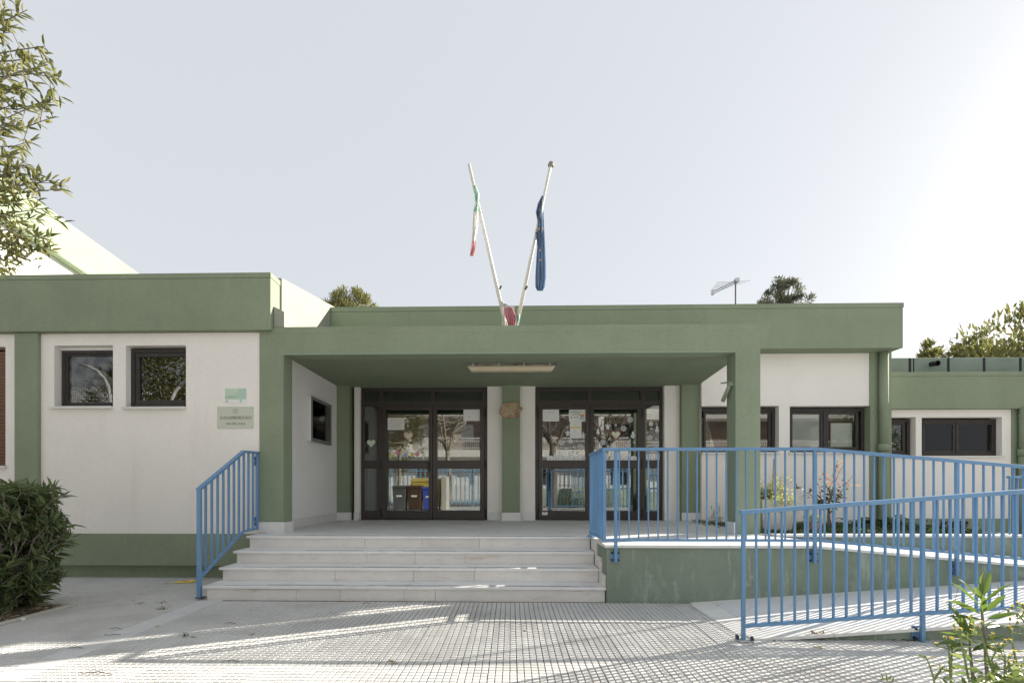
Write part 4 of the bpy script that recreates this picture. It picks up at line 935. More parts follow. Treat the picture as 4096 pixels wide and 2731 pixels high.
MB().box(xat(2320, YI), xat(2336, YI), YI - .0002, YI + .0005, zat(1678, .9, YI), zat(1667, .9, YI)).build('drawing', m_lblue, n4_); MB().box(xat(2321, YI), xat(2335, YI), YI - .0002, YI + .0005, zat(1666.5, .9, YI), zat(1657, .9, YI)).build('drawing', m_orange, n4_)
n5_ = note('paper_notice', 2279.5, 2326, 1686, 1751, m_paper, 'white sheet with a yellow bar below the INGRESSO CLASSE sheet')
MB().box(xat(2283, YI), xat(2322, YI), YI - .0002, YI + .0005, zat(1712, .9, YI), zat(1705, .9, YI)).build('yellow_bar', m_yellow, n5_)
for k, (a, b, py) in enumerate(((2290, 2316, 1694), (2286, 2318, 1699), (2292, 2308, 1719), (2289, 2309, 1724.5), (2286, 2312, 1731), (2285, 2318, 1738), (2285, 2300, 1744))): line(n5_, a, b, py, .6)
n6_ = note('door_label', 2168, 2190, 2046.5, 2058.5, m_paper, 'small white label M.A.C. at the foot of the right door', 'label', Y=YD - .016)
p_ = Vector((0, 0, 0)); txt('M.A.C.', 2181, 2053, 4.5, m_ink, n6_, YD - .0176, 13)
def heart_pts(cx, cz, r):
    return [(cx + r * .062 * 16 * math.sin(t) ** 3, cz + r * .062 * (13 * math.cos(t) - 5 * math.cos(2 * t) - 2 * math.cos(3 * t) - math.cos(4 * t))) for t in [i * 2 * math.pi / 28 for i in range(28)]]
m_heartfill = M('heart_print', (.62, .70, .66), .7, .3, 14, stain=[((.75, .75, .45), 16, .5, .6, .7, (1, 1, 1)), ((.45, .62, .45), 22, .56, .66, .7, (1, 1, 1))])
for px, py, r, lab, mm in ((1633.5, 1743, .098, 'orange edged heart on the middle of the left door glass', m_orange), (1829.5, 1748, .095, 'orange edged heart on the second leaf of the left door', m_orange), (1484.5, 1771.5, .09, 'yellow and green heart on the narrow left side glass', m_lgreen), (2463, 1738, .095, 'pale heart on the right leaf of the right door', m_orange)):
    c = at(px, py, YT); h = MB().prism_xz(heart_pts(c.x, c.z, r), YT - .0012, YT).build('paper_heart', mm); tag(h, lab, 'paper heart', 'paper hearts on the doors')
    MB().prism_xz(heart_pts(c.x, c.z + .002, r * .84), YT - .0022, YT - .0012).build('heart_centre', m_heartfill, h)
for px, py, mm, nm, sz in ((1564, 1820, m_yellow, 'yellow', .036), (1589, 1809, m_pink, 'pale pink', .042), (1619, 1820, m_lblue, 'pale blue', .04), (1649, 1817, m_yellow, 'double yellow', .04), (1668, 1815, m_pink, 'bright pink', .042), (1693, 1825, m_white, 'white', .034)):
    t = thing('paper_flower', f'{nm} paper flower stuck low on the left door glass', 'paper flower', at(px, 1839, YT), 'paper flowers on the left door')
    c = at(px, py, YT); b = at(px, 1839, YT)
    MB().prism_xz([(c.x + sz * (1 + .25 * math.sin(5 * a)) * math.cos(a), c.z + sz * (1 + .25 * math.sin(5 * a)) * math.sin(a)) for a in [i * 2 * math.pi / 20 for i in range(20)]], YT - .0012, YT).build('bloom', mm, t)
    MB().box(b.x - .006, b.x + .006, YT - .001, YT, b.z, c.z - sz * .8).build('stalk', m_lgreen, t); MB().prism_xz([(b.x, b.z), (b.x + .035, b.z + .03), (b.x + .01, b.z + .025)], YT - .001, YT).build('leaf_shape', m_lgreen, t)
tag(MB().prism_xz(heart_pts(xat(1497, 9.9), zat(1812, -2.9, 9.9), .07), 9.9, 9.903).build('paper_heart', m_redplain), 'red heart hanging inside behind the narrow left side glass', 'paper heart', 'paper hearts on the doors')
YK = YG - .010
def flake(px, py, r):
    c = at(px, py, YK); mb = MB()
    for k in range(6):
        a = k * math.pi / 3 + .26; d = Vector((math.cos(a), 0, math.sin(a))); nrm = Vector((-math.sin(a), 0, math.cos(a))); w = r * .10
        mb.quad(c - nrm * w + d * r * .2, c + d * r - nrm * w, c + d * r + nrm * w, c + nrm * w + d * r * .2)
        for s in (-1, 1):
            e = (d * .5 + nrm * s * .86).normalized(); p0 = c + d * r * .55; q0 = d * w
            mb.quad(p0 - q0, p0 + e * r * .42 - q0, p0 + e * r * .42 + q0, p0 + q0)
    for k in range(6):
        a = k * math.pi / 3 + .26; b = a + math.pi / 3
        u = lambda t, s: c + Vector((math.cos(t), -.0003, math.sin(t))) * (r * s)
        mb.quad(u(a, .2), u(a, .42), u(b, .42), u(b, .2))
    return mb
def sticker(mb, name, label, group): return tag(mb.build(name, m_sticker), label, 'sticker', group)
big = [(2246.5, 1769.5, 'big white snowflake sticker on the left leaf, left of the bauble'), (2322.5, 1787, 'big white snowflake sticker low on the right of the left leaf'), (2412, 1768, 'big white snowflake sticker on the right leaf beside the tree branch'), (2494.5, 1713.5, 'big white snowflake sticker near the middle of the right leaf'), (2520.5, 1678, 'topmost big white snowflake sticker of the right leaf'), (2511, 1781, 'big white snowflake sticker just above the railing on the right leaf'), (2597, 1750, 'big white snowflake sticker on the narrow right side glass, the upper one'), (2622, 1780, 'big white snowflake sticker on the narrow right side glass, the lower one')]
for px, py, lab in big: sticker(flake(px, py, .062), 'snowflake_sticker', lab, 'big snowflake stickers')
small = [(2270, 1709), (2222, 1767), (2307, 1764), (2265, 1795), (2295, 1787), (2291, 1806), (2309, 1809), (2463, 1700), (2417, 1739), (2438, 1756), (2386, 1785), (2432, 1785), (2508, 1750), (2537, 1769), (2482, 1769), (2626, 1695), (2605, 1714), (2590, 1729), (2625, 1756), (2590, 1784)]
for px, py in small: sticker(flake(px, py, .027), 'small_snowflake_sticker', 'small white snowflake sticker on the right door glass', 'small snowflake stickers')
def disc(mb, c, r, r0=0, n=16):
    for i in range(n):
        a, b = 2 * math.pi * i / n, 2 * math.pi * (i + 1) / n
        f = lambda t, q: (c.x + q * math.cos(t), YK, c.z + q * math.sin(t)); mb.quad(f(a, r0), f(a, r), f(b, r), f(b, r0))
    return mb
for px, py, lab in ((2283, 1765, 'round white bauble sticker on the left leaf below the notices'), (2456, 1780, 'round white bauble sticker on the right leaf'), (2604, 1695, 'round white bauble sticker high on the narrow right side glass')):
    c = at(px, py, YK); mb = disc(MB(), c, .042, .02); mb.box(c.x - .008, c.x + .008, YK - .0008, YK, c.z + .043, c.z + .062)
    for k in range(5): a = k * 1.2566; mb.quad((c.x, YK, c.z), (c.x + .012 * math.cos(a - .4), YK, c.z + .012 * math.sin(a - .4)), (c.x + .024 * math.cos(a), YK, c.z + .024 * math.sin(a)), (c.x + .012 * math.cos(a + .4), YK, c.z + .012 * math.sin(a + .4)))
    sticker(mb, 'bauble_sticker', lab, 'bauble stickers')
for px, py, lab in ((2271, 1731, 'white angel sticker beside the yellow bar notice'), (2333, 1740, 'white angel sticker at the right edge of the left leaf'), (2431, 1704, 'white angel sticker high on the right leaf')):
    c = at(px, py, YK); mb = MB(); disc(mb, c + Vector((0, 0, .034)), .014); disc(mb, c + Vector((0, 0, .055)), .014, .009)
    mb.prism_xz([(c.x - .035, c.z - .055), (c.x + .035, c.z - .055), (c.x + .010, c.z + .02), (c.x - .010, c.z + .02)], YK - .0006, YK)
    for s in (-1, 1): mb.prism_xz([(c.x + s * .01, c.z + .012), (c.x + s * .055, c.z + .034), (c.x + s * .045, c.z + .0), (c.x + s * .02, c.z - .012)][::s], YK - .0006, YK)
    sticker(mb, 'angel_sticker', lab, 'angel stickers')
c = at(2392, 1726, YK); mb = MB()
for k in range(3): mb.prism_xz([(c.x - .042 + k * .008, c.z - .04 + k * .032), (c.x + .042 - k * .008, c.z - .04 + k * .032), (c.x, c.z + .015 + k * .03)], YK - .0004 - k * .0003, YK)
mb.box(c.x - .008, c.x + .008, YK - .0006, YK, c.z - .058, c.z - .04); sticker(mb, 'tree_sticker', 'white fir tree sticker at the left edge of the right leaf', None)
for px, py, lab in ((2628, 1718, 'white snowman sticker on the narrow right side glass'), (2532, 1740, 'white snowman sticker at the right edge of the right leaf')):
    c = at(px, py, YK); mb = MB(); disc(mb, c + Vector((0, 0, -.02)), .038, .012); disc(mb, c + Vector((0, 0, .038)), .022); mb.box(c.x - .02, c.x + .02, YK - .0006, YK, c.z + .056, c.z + .075)
    for s in (-1, 1): mb.box(c.x + s * .04 - .014, c.x + s * .04 + .014, YK - .0006, YK, c.z + .005, c.z + .012)
    sticker(mb, 'snowman_sticker', lab, 'snowman stickers')
def village(spec, label):
    mb = MB(); k = 0
    for px0, px1, pyt, typ in spec:
        X0, X1 = xat(px0, YK), xat(px1, YK); zb = zat(1841, 1.0, YK); zt = zat(pyt, 1.0, YK); w = X1 - X0; zr = zt - w * (.5 if typ != 'flat' else .1); c_ = mid(X0, X1)
        ops = [(c_ - w * .12, c_ + w * .12, zb + (zr - zb) * f, zb + (zr - zb) * (f + .14)) for f in ((.25, .55, .8) if zr - zb > .1 else (.35,))]
        mb.wall(X0, X1, zb, zr, YK - .0003 * (k % 3), 0, ops, back=False)
        if typ == 'gable': mb.quad((X0, YK - .0004, zr), (X1, YK - .0004, zr), (c_, YK - .0004, zt))
        elif typ == 'step':
            for i in range(3): mb.box(X0 + w * (.08 + .14 * i), X1 - w * (.08 + .14 * i), YK - .0006, YK - .0001, zr + i * w * .17, zr + (i + 1) * w * .17)
        elif typ == 'tower':
            mb.quad((c_ - w * .32, YK - .0004, zr), (c_ + w * .32, YK - .0004, zr), (c_, YK - .0004, zt + .02)); mb.box(c_ - w * .2, c_ + w * .2, YK - .0008, YK, zr - .01, zr + .02)
        else: mb.quad((X0, YK - .0004, zr), (X1, YK - .0004, zr), (X1 - w * .2, YK - .0004, zt), (X0 + w * .2, YK - .0004, zt))
        k += 1
    sticker(mb, 'village_sticker', label, 'village stickers')
village([(2187, 2213, 1823, 'flat'), (2214, 2231, 1812, 'step'), (2233, 2242, 1803, 'tower'), (2241, 2257, 1812, 'step'), (2258, 2271, 1822, 'gable'), (2272, 2284, 1803, 'tower'), (2284, 2298, 1815, 'gable'), (2300, 2326, 1823, 'flat'), (2327, 2342, 1818, 'step')], 'white village skyline sticker along the left leaf of the right door')
village([(2420, 2433, 1812, 'step'), (2438, 2458, 1822, 'gable'), (2444, 2452, 1808, 'tower'), (2470, 2482, 1803, 'tower'), (2484, 2505, 1814, 'gable'), (2506, 2520, 1820, 'step'), (2522, 2547, 1824, 'flat')], 'white village skyline sticker seen behind the blue railing')
village([(2585, 2598, 1810, 'tower'), (2602, 2622, 1815, 'gable'), (2624, 2638, 1809, 'step')], 'white village sticker on the narrow right side glass')
# inside the hall behind the glass
m_mural = M('mural', (.36, .34, .33), .9, .2, 6, stain=[((.30, .04, .05), 7, .53, .60, .8, (1, 1, 2)), ((.03, .02, .02), 4, .56, .60, .9, (2, 1, 1))])
tag(MB().box(1.2, 3.3, 12.6, 12.65, 2.5, 3.32).build('wall_mural', m_mural), 'painted mural with dark branches inside above the right door', 'mural')
tag(MB().box(-3.35, -2.75, 10.9, 11.0, FZ, 1.75).build('radiator', m_white), 'pale ribbed radiator inside behind the narrow left side glass', 'radiator')
tag(MB().box(xat(1457, 9.8), xat(1467, 9.8), 9.80, 9.805, zat(1694, -3, 9.8), zat(1647, -3, 9.8)).build('wall_sign', m_red), 'small dark red sign inside behind the narrow left side glass', 'sign')
# ================================================================== PLANTS
def lance_whorl(P, tip, d, n, L, W, up=.5, spread=.9):
    """n leaves around a twig tip -> lists"""
    d = Vector(d).normalized(); a = d.orthogonal().normalized(); b = d.cross(a)
    out = []
    for k in range(n):
        t = random.random() * 6.28; e = (d * up + (a * math.cos(t) + b * math.sin(t)) * spread + Vector((0, 0, random.uniform(-.1, .25)))).normalized()
        out.append((Vector(tip) - d * random.random() * P, e, L * random.uniform(.65, 1.2), W * random.uniform(.8, 1.15)))
    return out
def add_leaves(name, m, rows, parent, droop=1.0, card=False, kind=None):
    P = [tuple(r[0]) for r in rows]; D = [tuple(r[1]) for r in rows]; return leaves(name, m, P, D, [r[2] for r in rows], [r[3] for r in rows], parent, droop=droop, card=card, kind=kind)
def wob(a, b, n=5, amp=.04):
    a = Vector(a); b = Vector(b); pts = [a.lerp(b, i / n) for i in range(n + 1)]
    for p in pts[1:-1]: p += Vector((random.gauss(0, amp), random.gauss(0, amp), random.gauss(0, amp * .6)))
    return pts
# ---- left foreground tree (its branches hang into the picture)
ft_ = thing('evergreen_tree', 'evergreen tree with narrow leaves whose branches hang in from the left', 'tree', (-5.5, 3.3, 0))
tk = MB(); base = Vector((-5.5, 3.3, -.05)); fork = Vector((-5.35, 3.3, 2.1))
tk.tube(wob(base, fork, 5, .03), [.17, .15, .14, .13, .12, .11], 10); tk.build('trunk', m_bark, ft_, smooth=True)
br = MB(); rows = []
tips = [(20, 30, 3.0), (110, 40, 3.05), (70, 100, 2.95), (40, 130, 3.1), (180, 185, 3.0), (235, 315, 3.05), (190, 260, 2.9), (120, 235, 3.1), (75, 285, 3.0), (215, 395, 3.05), (195, 475, 3.1), (140, 420, 2.95), (90, 350, 3.0), (60, 415, 3.05), (30, 250, 3.1), (60, 500, 3.0),
        (85, 585, 3.0), (30, 540, 3.1), (40, 620, 2.95), (170, 690, 3.05), (245, 755, 3.0), (205, 720, 3.1), (120, 660, 3.0), (70, 690, 3.0), (110, 740, 2.9), (150, 790, 3.05), (195, 830, 3.0), (90, 800, 3.0), (30, 780, 3.1), (195, 950, 3.0), (215, 1000, 3.05), (150, 920, 2.95), (110, 880, 3.1), (60, 870, 3.0), (40, 950, 3.0), (90, 980, 3.05), (20, 1040, 3.0), (60, 1070, 3.0), (130, 1000, 3.1), (30, 700, 3.0), (20, 880, 2.9), (10, 640, 3.0), (175, 880, 3.0), (5, 330, 3.0), (5, 380, 3.1), (160, 1010, 3.0), (110, 1030, 2.95)]
hub = Vector((-4.9, 3.2, 3.1))
limbs = [(hub, 3.0), (Vector((-4.5, 3.1, 3.6)), 0), (Vector((-4.4, 3.1, 4.2)), 0), (Vector((-4.4, 3.05, 4.9)), 0)]
br.tube(wob(fork, hub, 3, .03), [.10, .085, .075, .065], 8)
prev = hub; 
for q, r in ((limbs[1][0], .05), (limbs[2][0], .04), (limbs[3][0], .028)): br.tube(wob(prev, q, 3, .04), [r + .015, r + .01, r + .005, r], 7); prev = q
nodes = [hub] + [l[0] for l in limbs[1:]]
for px, py, Y in tips:
    t = at(px, py, Y); n0 = min(nodes, key=lambda q: abs(q.z + .1 - t.z)); pts = wob(n0, t, 6, .035); br.tube(pts, [.014, .011, .009, .007, .005, .004, .002], 5, cap=False)
    d = (pts[-1] - pts[-2]).normalized(); rows += lance_whorl(.10, t, d, 7, .080, .019, .75, .7)
    for s in (.62, .74, .86, .94):
        i = s * 6; p = pts[int(i)].lerp(pts[min(6, int(i) + 1)], i - int(i)); rows += lance_whorl(.10, p, d, 4, .075, .018, .6, .8)
        e = p + (d * .5 + Vector(rng.normal(size=3) * .8)).normalized() * random.uniform(.06, .16); br.tube([p, e], [.003, .0015], 4, cap=False); rows += lance_whorl(.07, e, (e - p), 6, .072, .018, .7, .75)
# outer crown, out of the picture but mirrored in the windows
for k in range(260):
    p = Vector((random.uniform(-6.9, -4.3), random.uniform(2.2, 4.2), random.uniform(2.5, 5.2)))
    if p.x > -4.6 and p.z < 3.2: continue
    d = (p - Vector((-5.4, 3.2, 3.3))).normalized(); n0 = min(nodes, key=lambda q: (q - p).length); br.tube(wob(n0, p, 3, .05), [.012, .008, .005, .003], 4, cap=False)
    for q in range(3): rows += lance_whorl(.12, p - d * .12 * q + Vector(rng.normal(size=3) * .06), d, 8, .09, .022, .7, .8)
br.build('limbs', m_bark, ft_, smooth=True); add_leaves('crown', l_tree, rows, ft_, 1.2)
# ---- oleander bush in the left bed
ob = thing('oleander_bush', 'dense dark green oleander bush in the soil bed at the left edge', 'shrub', (-5.35, 4.85, 0))
sm = MB(); rows = []; dry = []
for k in range(460):
    ang = random.random() * 6.28; bx = Vector((-5.25 + random.gauss(0, .12), 4.85 + random.gauss(0, .10), .0))
    h = random.uniform(.10, 1.33); rad = .74 * (1 - .35 * abs(h - .75) ** 1.5) * random.random() ** .62 * random.uniform(.85, 1.08)
    if h < .3: rad *= .75
    t = Vector((-5.42 + rad * math.cos(ang), 4.85 + rad * math.sin(ang) * .55, h))
    pts = wob((bx + Vector((0, 0, min(h * .5, random.uniform(0, .4))))).lerp(t, .72 if k % 8 else .1), t, 4, .02); sm.tube(pts, [.009, .008, .007, .005, .003], 5, cap=False)
    d = (t - Vector((-5.5, 4.85, h - .35))).normalized(); d.z = abs(d.z) * .8 + .15
    for q in range(4): rows += lance_whorl(.05, t - d * .055 * q, d, 6, .135, .029, .55, .85)
    if random.random() < .25: dry += lance_whorl(.1, t - d * .2, Vector((0, 0, -1)), 2, .11, .02, .5, .6)
for k in range(3):
    bx = Vector((-5.22 - k * .16, 4.74 + .08 * (k % 2), -.03)); sm.tube(wob(bx, bx + Vector((-.05 - .03 * k, .05, .55)), 4, .02), [.06, .05, .04, .03, .02], 9)
sm.build('stems', m_bark, ob, smooth=True); add_leaves('foliage', l_bush, rows, ob, 1.0); add_leaves('dead_leaves', l_dry, dry, ob)
for k in range(-1, 0): pass
# mulch in the bed
rows = []
for k in range(900):
    x = -4.95 - abs(random.gauss(0, .55)); y = random.uniform(3.9, 5.1); rows.append((Vector((x, y, .005 + random.random() * .03)), Vector((random.gauss(0, 1), random.gauss(0, 1), random.gauss(0, .15))), random.uniform(.03, .09), random.uniform(.008, .02)))
o = add_leaves('leaf_litter', l_dry, rows, None, .6, kind='stuff'); o['label'] = 'dry leaf litter on the soil under the bush'
cp = gp(92, 2477, .02); tag(MB().tube([cp, cp + Vector((.004, 0, .014))], .017, 14).build('bottle_cap', m_white), 'white plastic cap lying on the leaf litter in the left bed', 'bottle cap')
# snack bag
c = gp(752, 2328); bg_ = MB(); nx, ny = 10, 6; G = []
for j in range(ny + 1):
    G.append([])
    for i in range(nx + 1):
        u, v = i / nx * 2 - 1, j / ny * 2 - 1; h = .022 * (1 - u ** 4) * (1 - v ** 4) * (1 + .3 * math.sin(5 * u + 3 * v)) + random.uniform(0, .004)
        G[-1].append((c.x + u * .115 + v * .03, c.y + v * .06 + u * .035, .004 + h))
for j in range(ny):
    for i in range(nx): bg_.cm = 1 if 3 <= i <= 5 and 1 <= j <= 4 else (2 if 5 < i <= 7 and 2 <= j <= 3 else 0); bg_.quad(G[j][i], G[j][i + 1], G[j + 1][i + 1], G[j + 1][i])
for (a, b) in ((0, 1),):
    for j in range(ny): bg_.cm = 0; bg_.quad((G[j][0][0], G[j][0][1], .001), (G[j + 1][0][0], G[j + 1][0][1], .001), G[j + 1][0], G[j][0])
tag(bg_.build('snack_bag', [M('bag_yellow', (.62, .50, .05), .35), m_redplain, m_white]), 'crumpled yellow snack bag on the paving left of the stair railing', 'snack bag')
# single dry leaves, twigs on the paving
for px, py, lab in ((505, 2326, 'dry leaf lying against the green footing of the left wall'), (675, 2331, 'dark dry leaf lying left of the snack bag'), (598, 2345, 'pale dry leaf between the left wall and the smooth paving strip'), (528, 2403, 'orange dry leaf in the middle of the shaded paving at the left'), (1080, 2395, 'dry leaf just in front of the lowest step, near its left end'), (210, 2397, 'orange brown leaf on the edge of the left soil bed'), (640, 2500, 'curled dry leaf on the shaded paving right of the smooth strip'), (425, 2540, 'curled dry leaf lying on the smooth paving strip'), (1580, 2645, 'left one of two curled leaves on the sunlit paving'), (1595, 2652, 'right one of two curled leaves on the sunlit paving'), (760, 2545, 'dry leaf beside a small weed tuft in the shaded paving'), (1000, 2540, 'dry leaf in the sunlit edge of the left paving'), (2105, 2525, 'dry leaf on the striped paving in front of the steps'), (3250, 2585, 'dry leaf below the red weed at the ramp wall'), (3120, 2570, 'dry leaf right of the foot plate of the ramp railing')):
    p = gp(px, py, .004); tag(add_leaves('fallen_leaf', l_dry, [(p, Vector((random.gauss(0, 1), random.gauss(0, 1), .05)), random.uniform(.05, .08), .018)], None), lab, 'leaf', 'dry leaves scattered on the paving')
for px, py, L_, lab in ((440, 2511, .13, 'straight dark twig on the shaded paving left of the smooth strip'), (900, 2490, .12, 'dark twig on the shaded paving between strip and steps'), (275, 2590, .12, 'twig beside the left edge of the smooth strip'), (430, 2540, .1, 'twig lying on the smooth paving strip'), (320, 2690, .25, 'long pale twig on the sunlit paving at the lower left'), (905, 2640, .11, 'forked twig at the edge of the railing shadow'), (1450, 2412, .09, 'short twig close to the foot of the lowest step')):
    p = gp(px, py, .006); a = random.uniform(-.5, .5); tag(MB().tube([p, p + Vector((L_ * .5, L_ * .1 + a * .03, .006)), p + Vector((L_, a * .05, .0))], [.003, .0035, .002], 5).build('twig', m_bark), lab, 'twig', 'twigs scattered on the paving')
dry = []
for px, py, n_ in ((3280, 2552, 26), (3340, 2553, 22), (3460, 2552, 14), (3560, 2556, 12), (3650, 2560, 30), (3120, 2560, 10), (2935, 2557, 10), (560, 2412, 14), (640, 2408, 14)):
    for k in range(n_): p = gp(px + random.gauss(0, 18), py + random.gauss(0, 2), .004); dry.append((p, Vector((random.gauss(0, 1), random.gauss(0, 1), .2)), random.uniform(.01, .035), .008))
add_leaves('debris_crumbs', leafmat('debris', (.07, .045, .03), (.14, .10, .07), .1, .9), dry, None, kind='stuff')
def tuft(px, py, lab, m=l_weed, n=12, L=.05):
    p = gp(px, py, 0); tag(add_leaves('weed_tuft', m, [(p + Vector((random.gauss(0, .02), random.gauss(0, .01), 0)), Vector((random.gauss(0, .6), random.gauss(0, .6), 1)), L * random.uniform(.5, 1.2), .008) for k in range(n)], None), lab, 'weed', 'weeds in the paving joints')
tuft(650, 2437, 'tiny green weed in a paving joint in the shade'); tuft(742, 2545, 'tiny grey green weed in a joint left of the sunlit strip'); tuft(3548, 2722, 'tiny green weed in a sunlit paving joint near the front edge')
rw = gp(3276, 2556, 0); tag(add_leaves('red_weed', leafmat('red_weed', (.22, .08, .05), (.30, .2, .12), .3), [(rw + Vector((random.gauss(0, .03), 0, random.random() * .06)), Vector((random.gauss(0, .8), random.gauss(0, .6), .6)), .035, .016) for k in range(40)], None), 'small reddish weed at the foot of the ramp side wall', 'weed')
# ---- oleander shoots, right foreground
os_ = thing('oleander_shoot', 'young oleander shoots with long sunlit leaves at the right front corner', 'shrub', (2.25, 2.3, 0))
sm = MB(); rows = []
def stemline(pxs, Y): return [at(a, b, Y) for a, b in pxs]
def shoot(pts, r, lv): sm.tube(pts, [r * (1 - .5 * i / (len(pts) - 1)) for i in range(len(pts))], 6)
YO = 2.35
S1 = stemline([(3955, 2900), (3948, 2700), (3940, 2560), (3930, 2470), (3926, 2420)], YO); S2 = stemline([(3915, 2900), (3890, 2690), (3880, 2600), (3880, 2545)], YO - .06)
shoot(S1, .009, 0); shoot(S2, .008, 0)
def blade(base, tip, w, Y, dY=0, m=0):
    a = at(*base, Y); b = at(*tip, Y + dY); rows.append((a, (b - a), (b - a).length, w))
B1 = [((3922, 2420), (3811, 2315)), ((3920, 2395), (3845, 2307)), ((3928, 2390), (3925, 2278)), ((3932, 2390), (3967, 2268)), ((3938, 2405), (4037, 2322)), ((3940, 2445), (4028, 2370)), ((3925, 2455), (3776, 2373)), ((3930, 2455), (3940, 2370)), ((3928, 2478), (3790, 2443)), ((3943, 2475), (4085, 2443)), ((3935, 2500), (3985, 2473)), ((3938, 2560), (4030, 2535)), ((3940, 2575), (4052, 2565)), ((3938, 2590), (4025, 2600)), ((3936, 2585), (3830, 2540)), ((3935, 2510), (4020, 2490)), ((3940, 2640), (4000, 2690)), ((3930, 2520), (3860, 2500)), ((3940, 2640), (3960, 2620)), ((3928, 2400), (3893, 2330))]
for i, (b, t) in enumerate(B1): blade(b, t, .026 if i < 10 else .022, YO, random.uniform(-.12, .10))
B2 = [((3880, 2558), (3893, 2440)), ((3872, 2530), (3805, 2412)), ((3870, 2540), (3806, 2440)), ((3878, 2540), (3850, 2445)), ((3885, 2580), (3745, 2552)), ((3880, 2560), (3752, 2512)), ((3888, 2600), (3960, 2570)), ((3885, 2605), (3970, 2550)), ((3878, 2600), (3815, 2595)), ((3885, 2640), (3980, 2640)), ((3882, 2650), (3860, 2600)), ((3885, 2690), (3800, 2690)), ((3892, 2690), (3900, 2760)), ((3875, 2565), (3865, 2480))]
for b, t in B2: blade(b, t, .022, YO - .06, random.uniform(-.1, .1))
sm.build('stems', m_bark, os_, smooth=True); add_leaves('foliage', l_fresh, rows, os_, 1.0)
# ---- flowering weeds, right foreground
def weed(name, label, stems, Y, nl, flw, seed, lm=l_weed):
    random.seed(seed); t = thing(name, label, 'weed', at(*stems[0][0], Y), 'tall weeds at the right front corner'); s = MB(); rows = []; fl_ = []
    for st_ in stems:
        pts = [at(a, b, Y + random.uniform(-.02, .02)) for a, b in st_]; s.tube(pts, [.0055 - .003 * i / (len(pts) - 1) for i in range(len(pts))], 5)
        for i in range(len(pts) - 1):
            for k in range(nl):
                p = pts[i].lerp(pts[i + 1], random.random()); rows.append((p, Vector((random.gauss(0, 1), random.gauss(0, 1), random.uniform(-.1, .7))), random.uniform(.02, .055), random.uniform(.008, .022)))
        for k in range(flw):
            e = pts[-1] + Vector((random.gauss(0, .022), random.gauss(0, .02), random.uniform(-.02, .03))); s.tube([pts[-1] - Vector((0, 0, .03)), e], [.0015, .0015], 4)
            s.tube([e - Vector((0, 0, .006)), e, e + Vector((0, 0, .008))], [.003, .0055, .003], 6)
            for q in range(8): a = q * .785; fl_.append((e + Vector((0, 0, .008)), Vector((math.cos(a), math.sin(a), .7)), .010, .004))
    s.build('stalks', M('weed_stalk', (.20, .26, .10), .7) if 'weed_stalk' not in bpy.data.materials else bpy.data.materials['weed_stalk'], t, smooth=True)
    add_leaves('foliage', lm, rows, t, 1.0)
    if fl_: add_leaves('blossom', l_flower, fl_, t)
weed('sow_thistle', 'tall weed with yellow flowers at the right edge beside the oleander shoots', [[(4090, 2850), (4065, 2650), (4040, 2520), (4035, 2500)], [(4140, 2600), (4100, 2490), (4070, 2450)], [(4150, 2560), (4120, 2470), (4095, 2425)]], 2.25, 3, 4, 31)
weed('sow_thistle', 'spiky weed with yellow buds just left of the oleander shoots', [[(3810, 2850), (3800, 2680), (3796, 2600), (3790, 2570)], [(3805, 2850), (3805, 2640), (3812, 2565)]], 2.3, 5, 5, 32)
weed('sow_thistle', 'slanting weed stalk with tiny buds in front of the oleander shoots', [[(4010, 2850), (3970, 2680), (3935, 2570), (3917, 2510)], [(3900, 2850), (3860, 2640), (3843, 2560), (3838, 2520)], [(3990, 2760), (3965, 2640), (3998, 2570)]], 2.15, 4, 5, 33)
weed('sow_thistle', 'stout weed with a withered yellow head near the lower right corner', [[(4020, 2850), (4018, 2700), (4022, 2620)], [(4000, 2850), (4010, 2760), (4030, 2660)]], 2.1, 6, 7, 34)
weed('red_stalk_weed', 'thin red stalk with folded pale leaves at the left of the weeds', [[(3750, 2850), (3735, 2710), (3715, 2650), (3700, 2620)], [(3738, 2715), (3765, 2675), (3780, 2660)]], 2.3, 3, 0, 35, leafmat('reddish_leaf', (.25, .30, .12), (.40, .32, .18), .4))
# leafy weeds along the bottom edge
rows = []; random.seed(12)
for k in range(800):
    px = random.triangular(3740, 4200, 4100); py = 2790 - abs(random.gauss(0, 1)) * (16 + (px - 3740) * .13); Y = random.uniform(1.95, 2.45)
    p = at(px, max(py, 2590), Y); rows.append((p, Vector((random.gauss(0, 1), random.gauss(0, 1), random.uniform(-.2, .8))), random.uniform(.02, .05), random.uniform(.015, .032)))
o = add_leaves('weed_foliage', l_weed, rows, None, 1.0, kind='stuff'); o['label'] = 'pale green weeds along the lower right edge'
random.seed(77)
# ---- flower bed plants
cx0, cx1 = 3.72, xat(3182, 7.05); 
pot = thing('concrete_pot', 'square pale concrete planter pot just right of the porch pillar', 'plant pot', (mid(cx0, cx1), 7.3, FZ))
zt_ = zat(1996, 4.2, 7.05)
MB().hexa([(cx0 + .03, 7.08, .62), (cx1 - .03, 7.08, .62), (cx1 - .03, 7.5, .62), (cx0 + .03, 7.5, .62), (cx0, 7.05, zt_), (cx1, 7.05, zt_), (cx1, 7.53, zt_), (cx0, 7.53, zt_)]).build('pot_body', m_concrete, pot, bevel=.012)
MB().box(cx0 + .03, cx1 - .03, 7.08, 7.5, zt_ - .02, zt_ + .004).build('pot_soil', m_soil, pot)
pt = thing('dry_shrub', 'pale twiggy half dry shrub with a wooden stake in the concrete pot', 'shrub', (mid(cx0, cx1), 7.3, zt_))
s = MB(); s.tube([at(3090, 2000, 7.25), at(3096, 1836, 7.25)], .012, 6); s.build('stake', m_bark_pale, pt)
s = MB(); rows = []
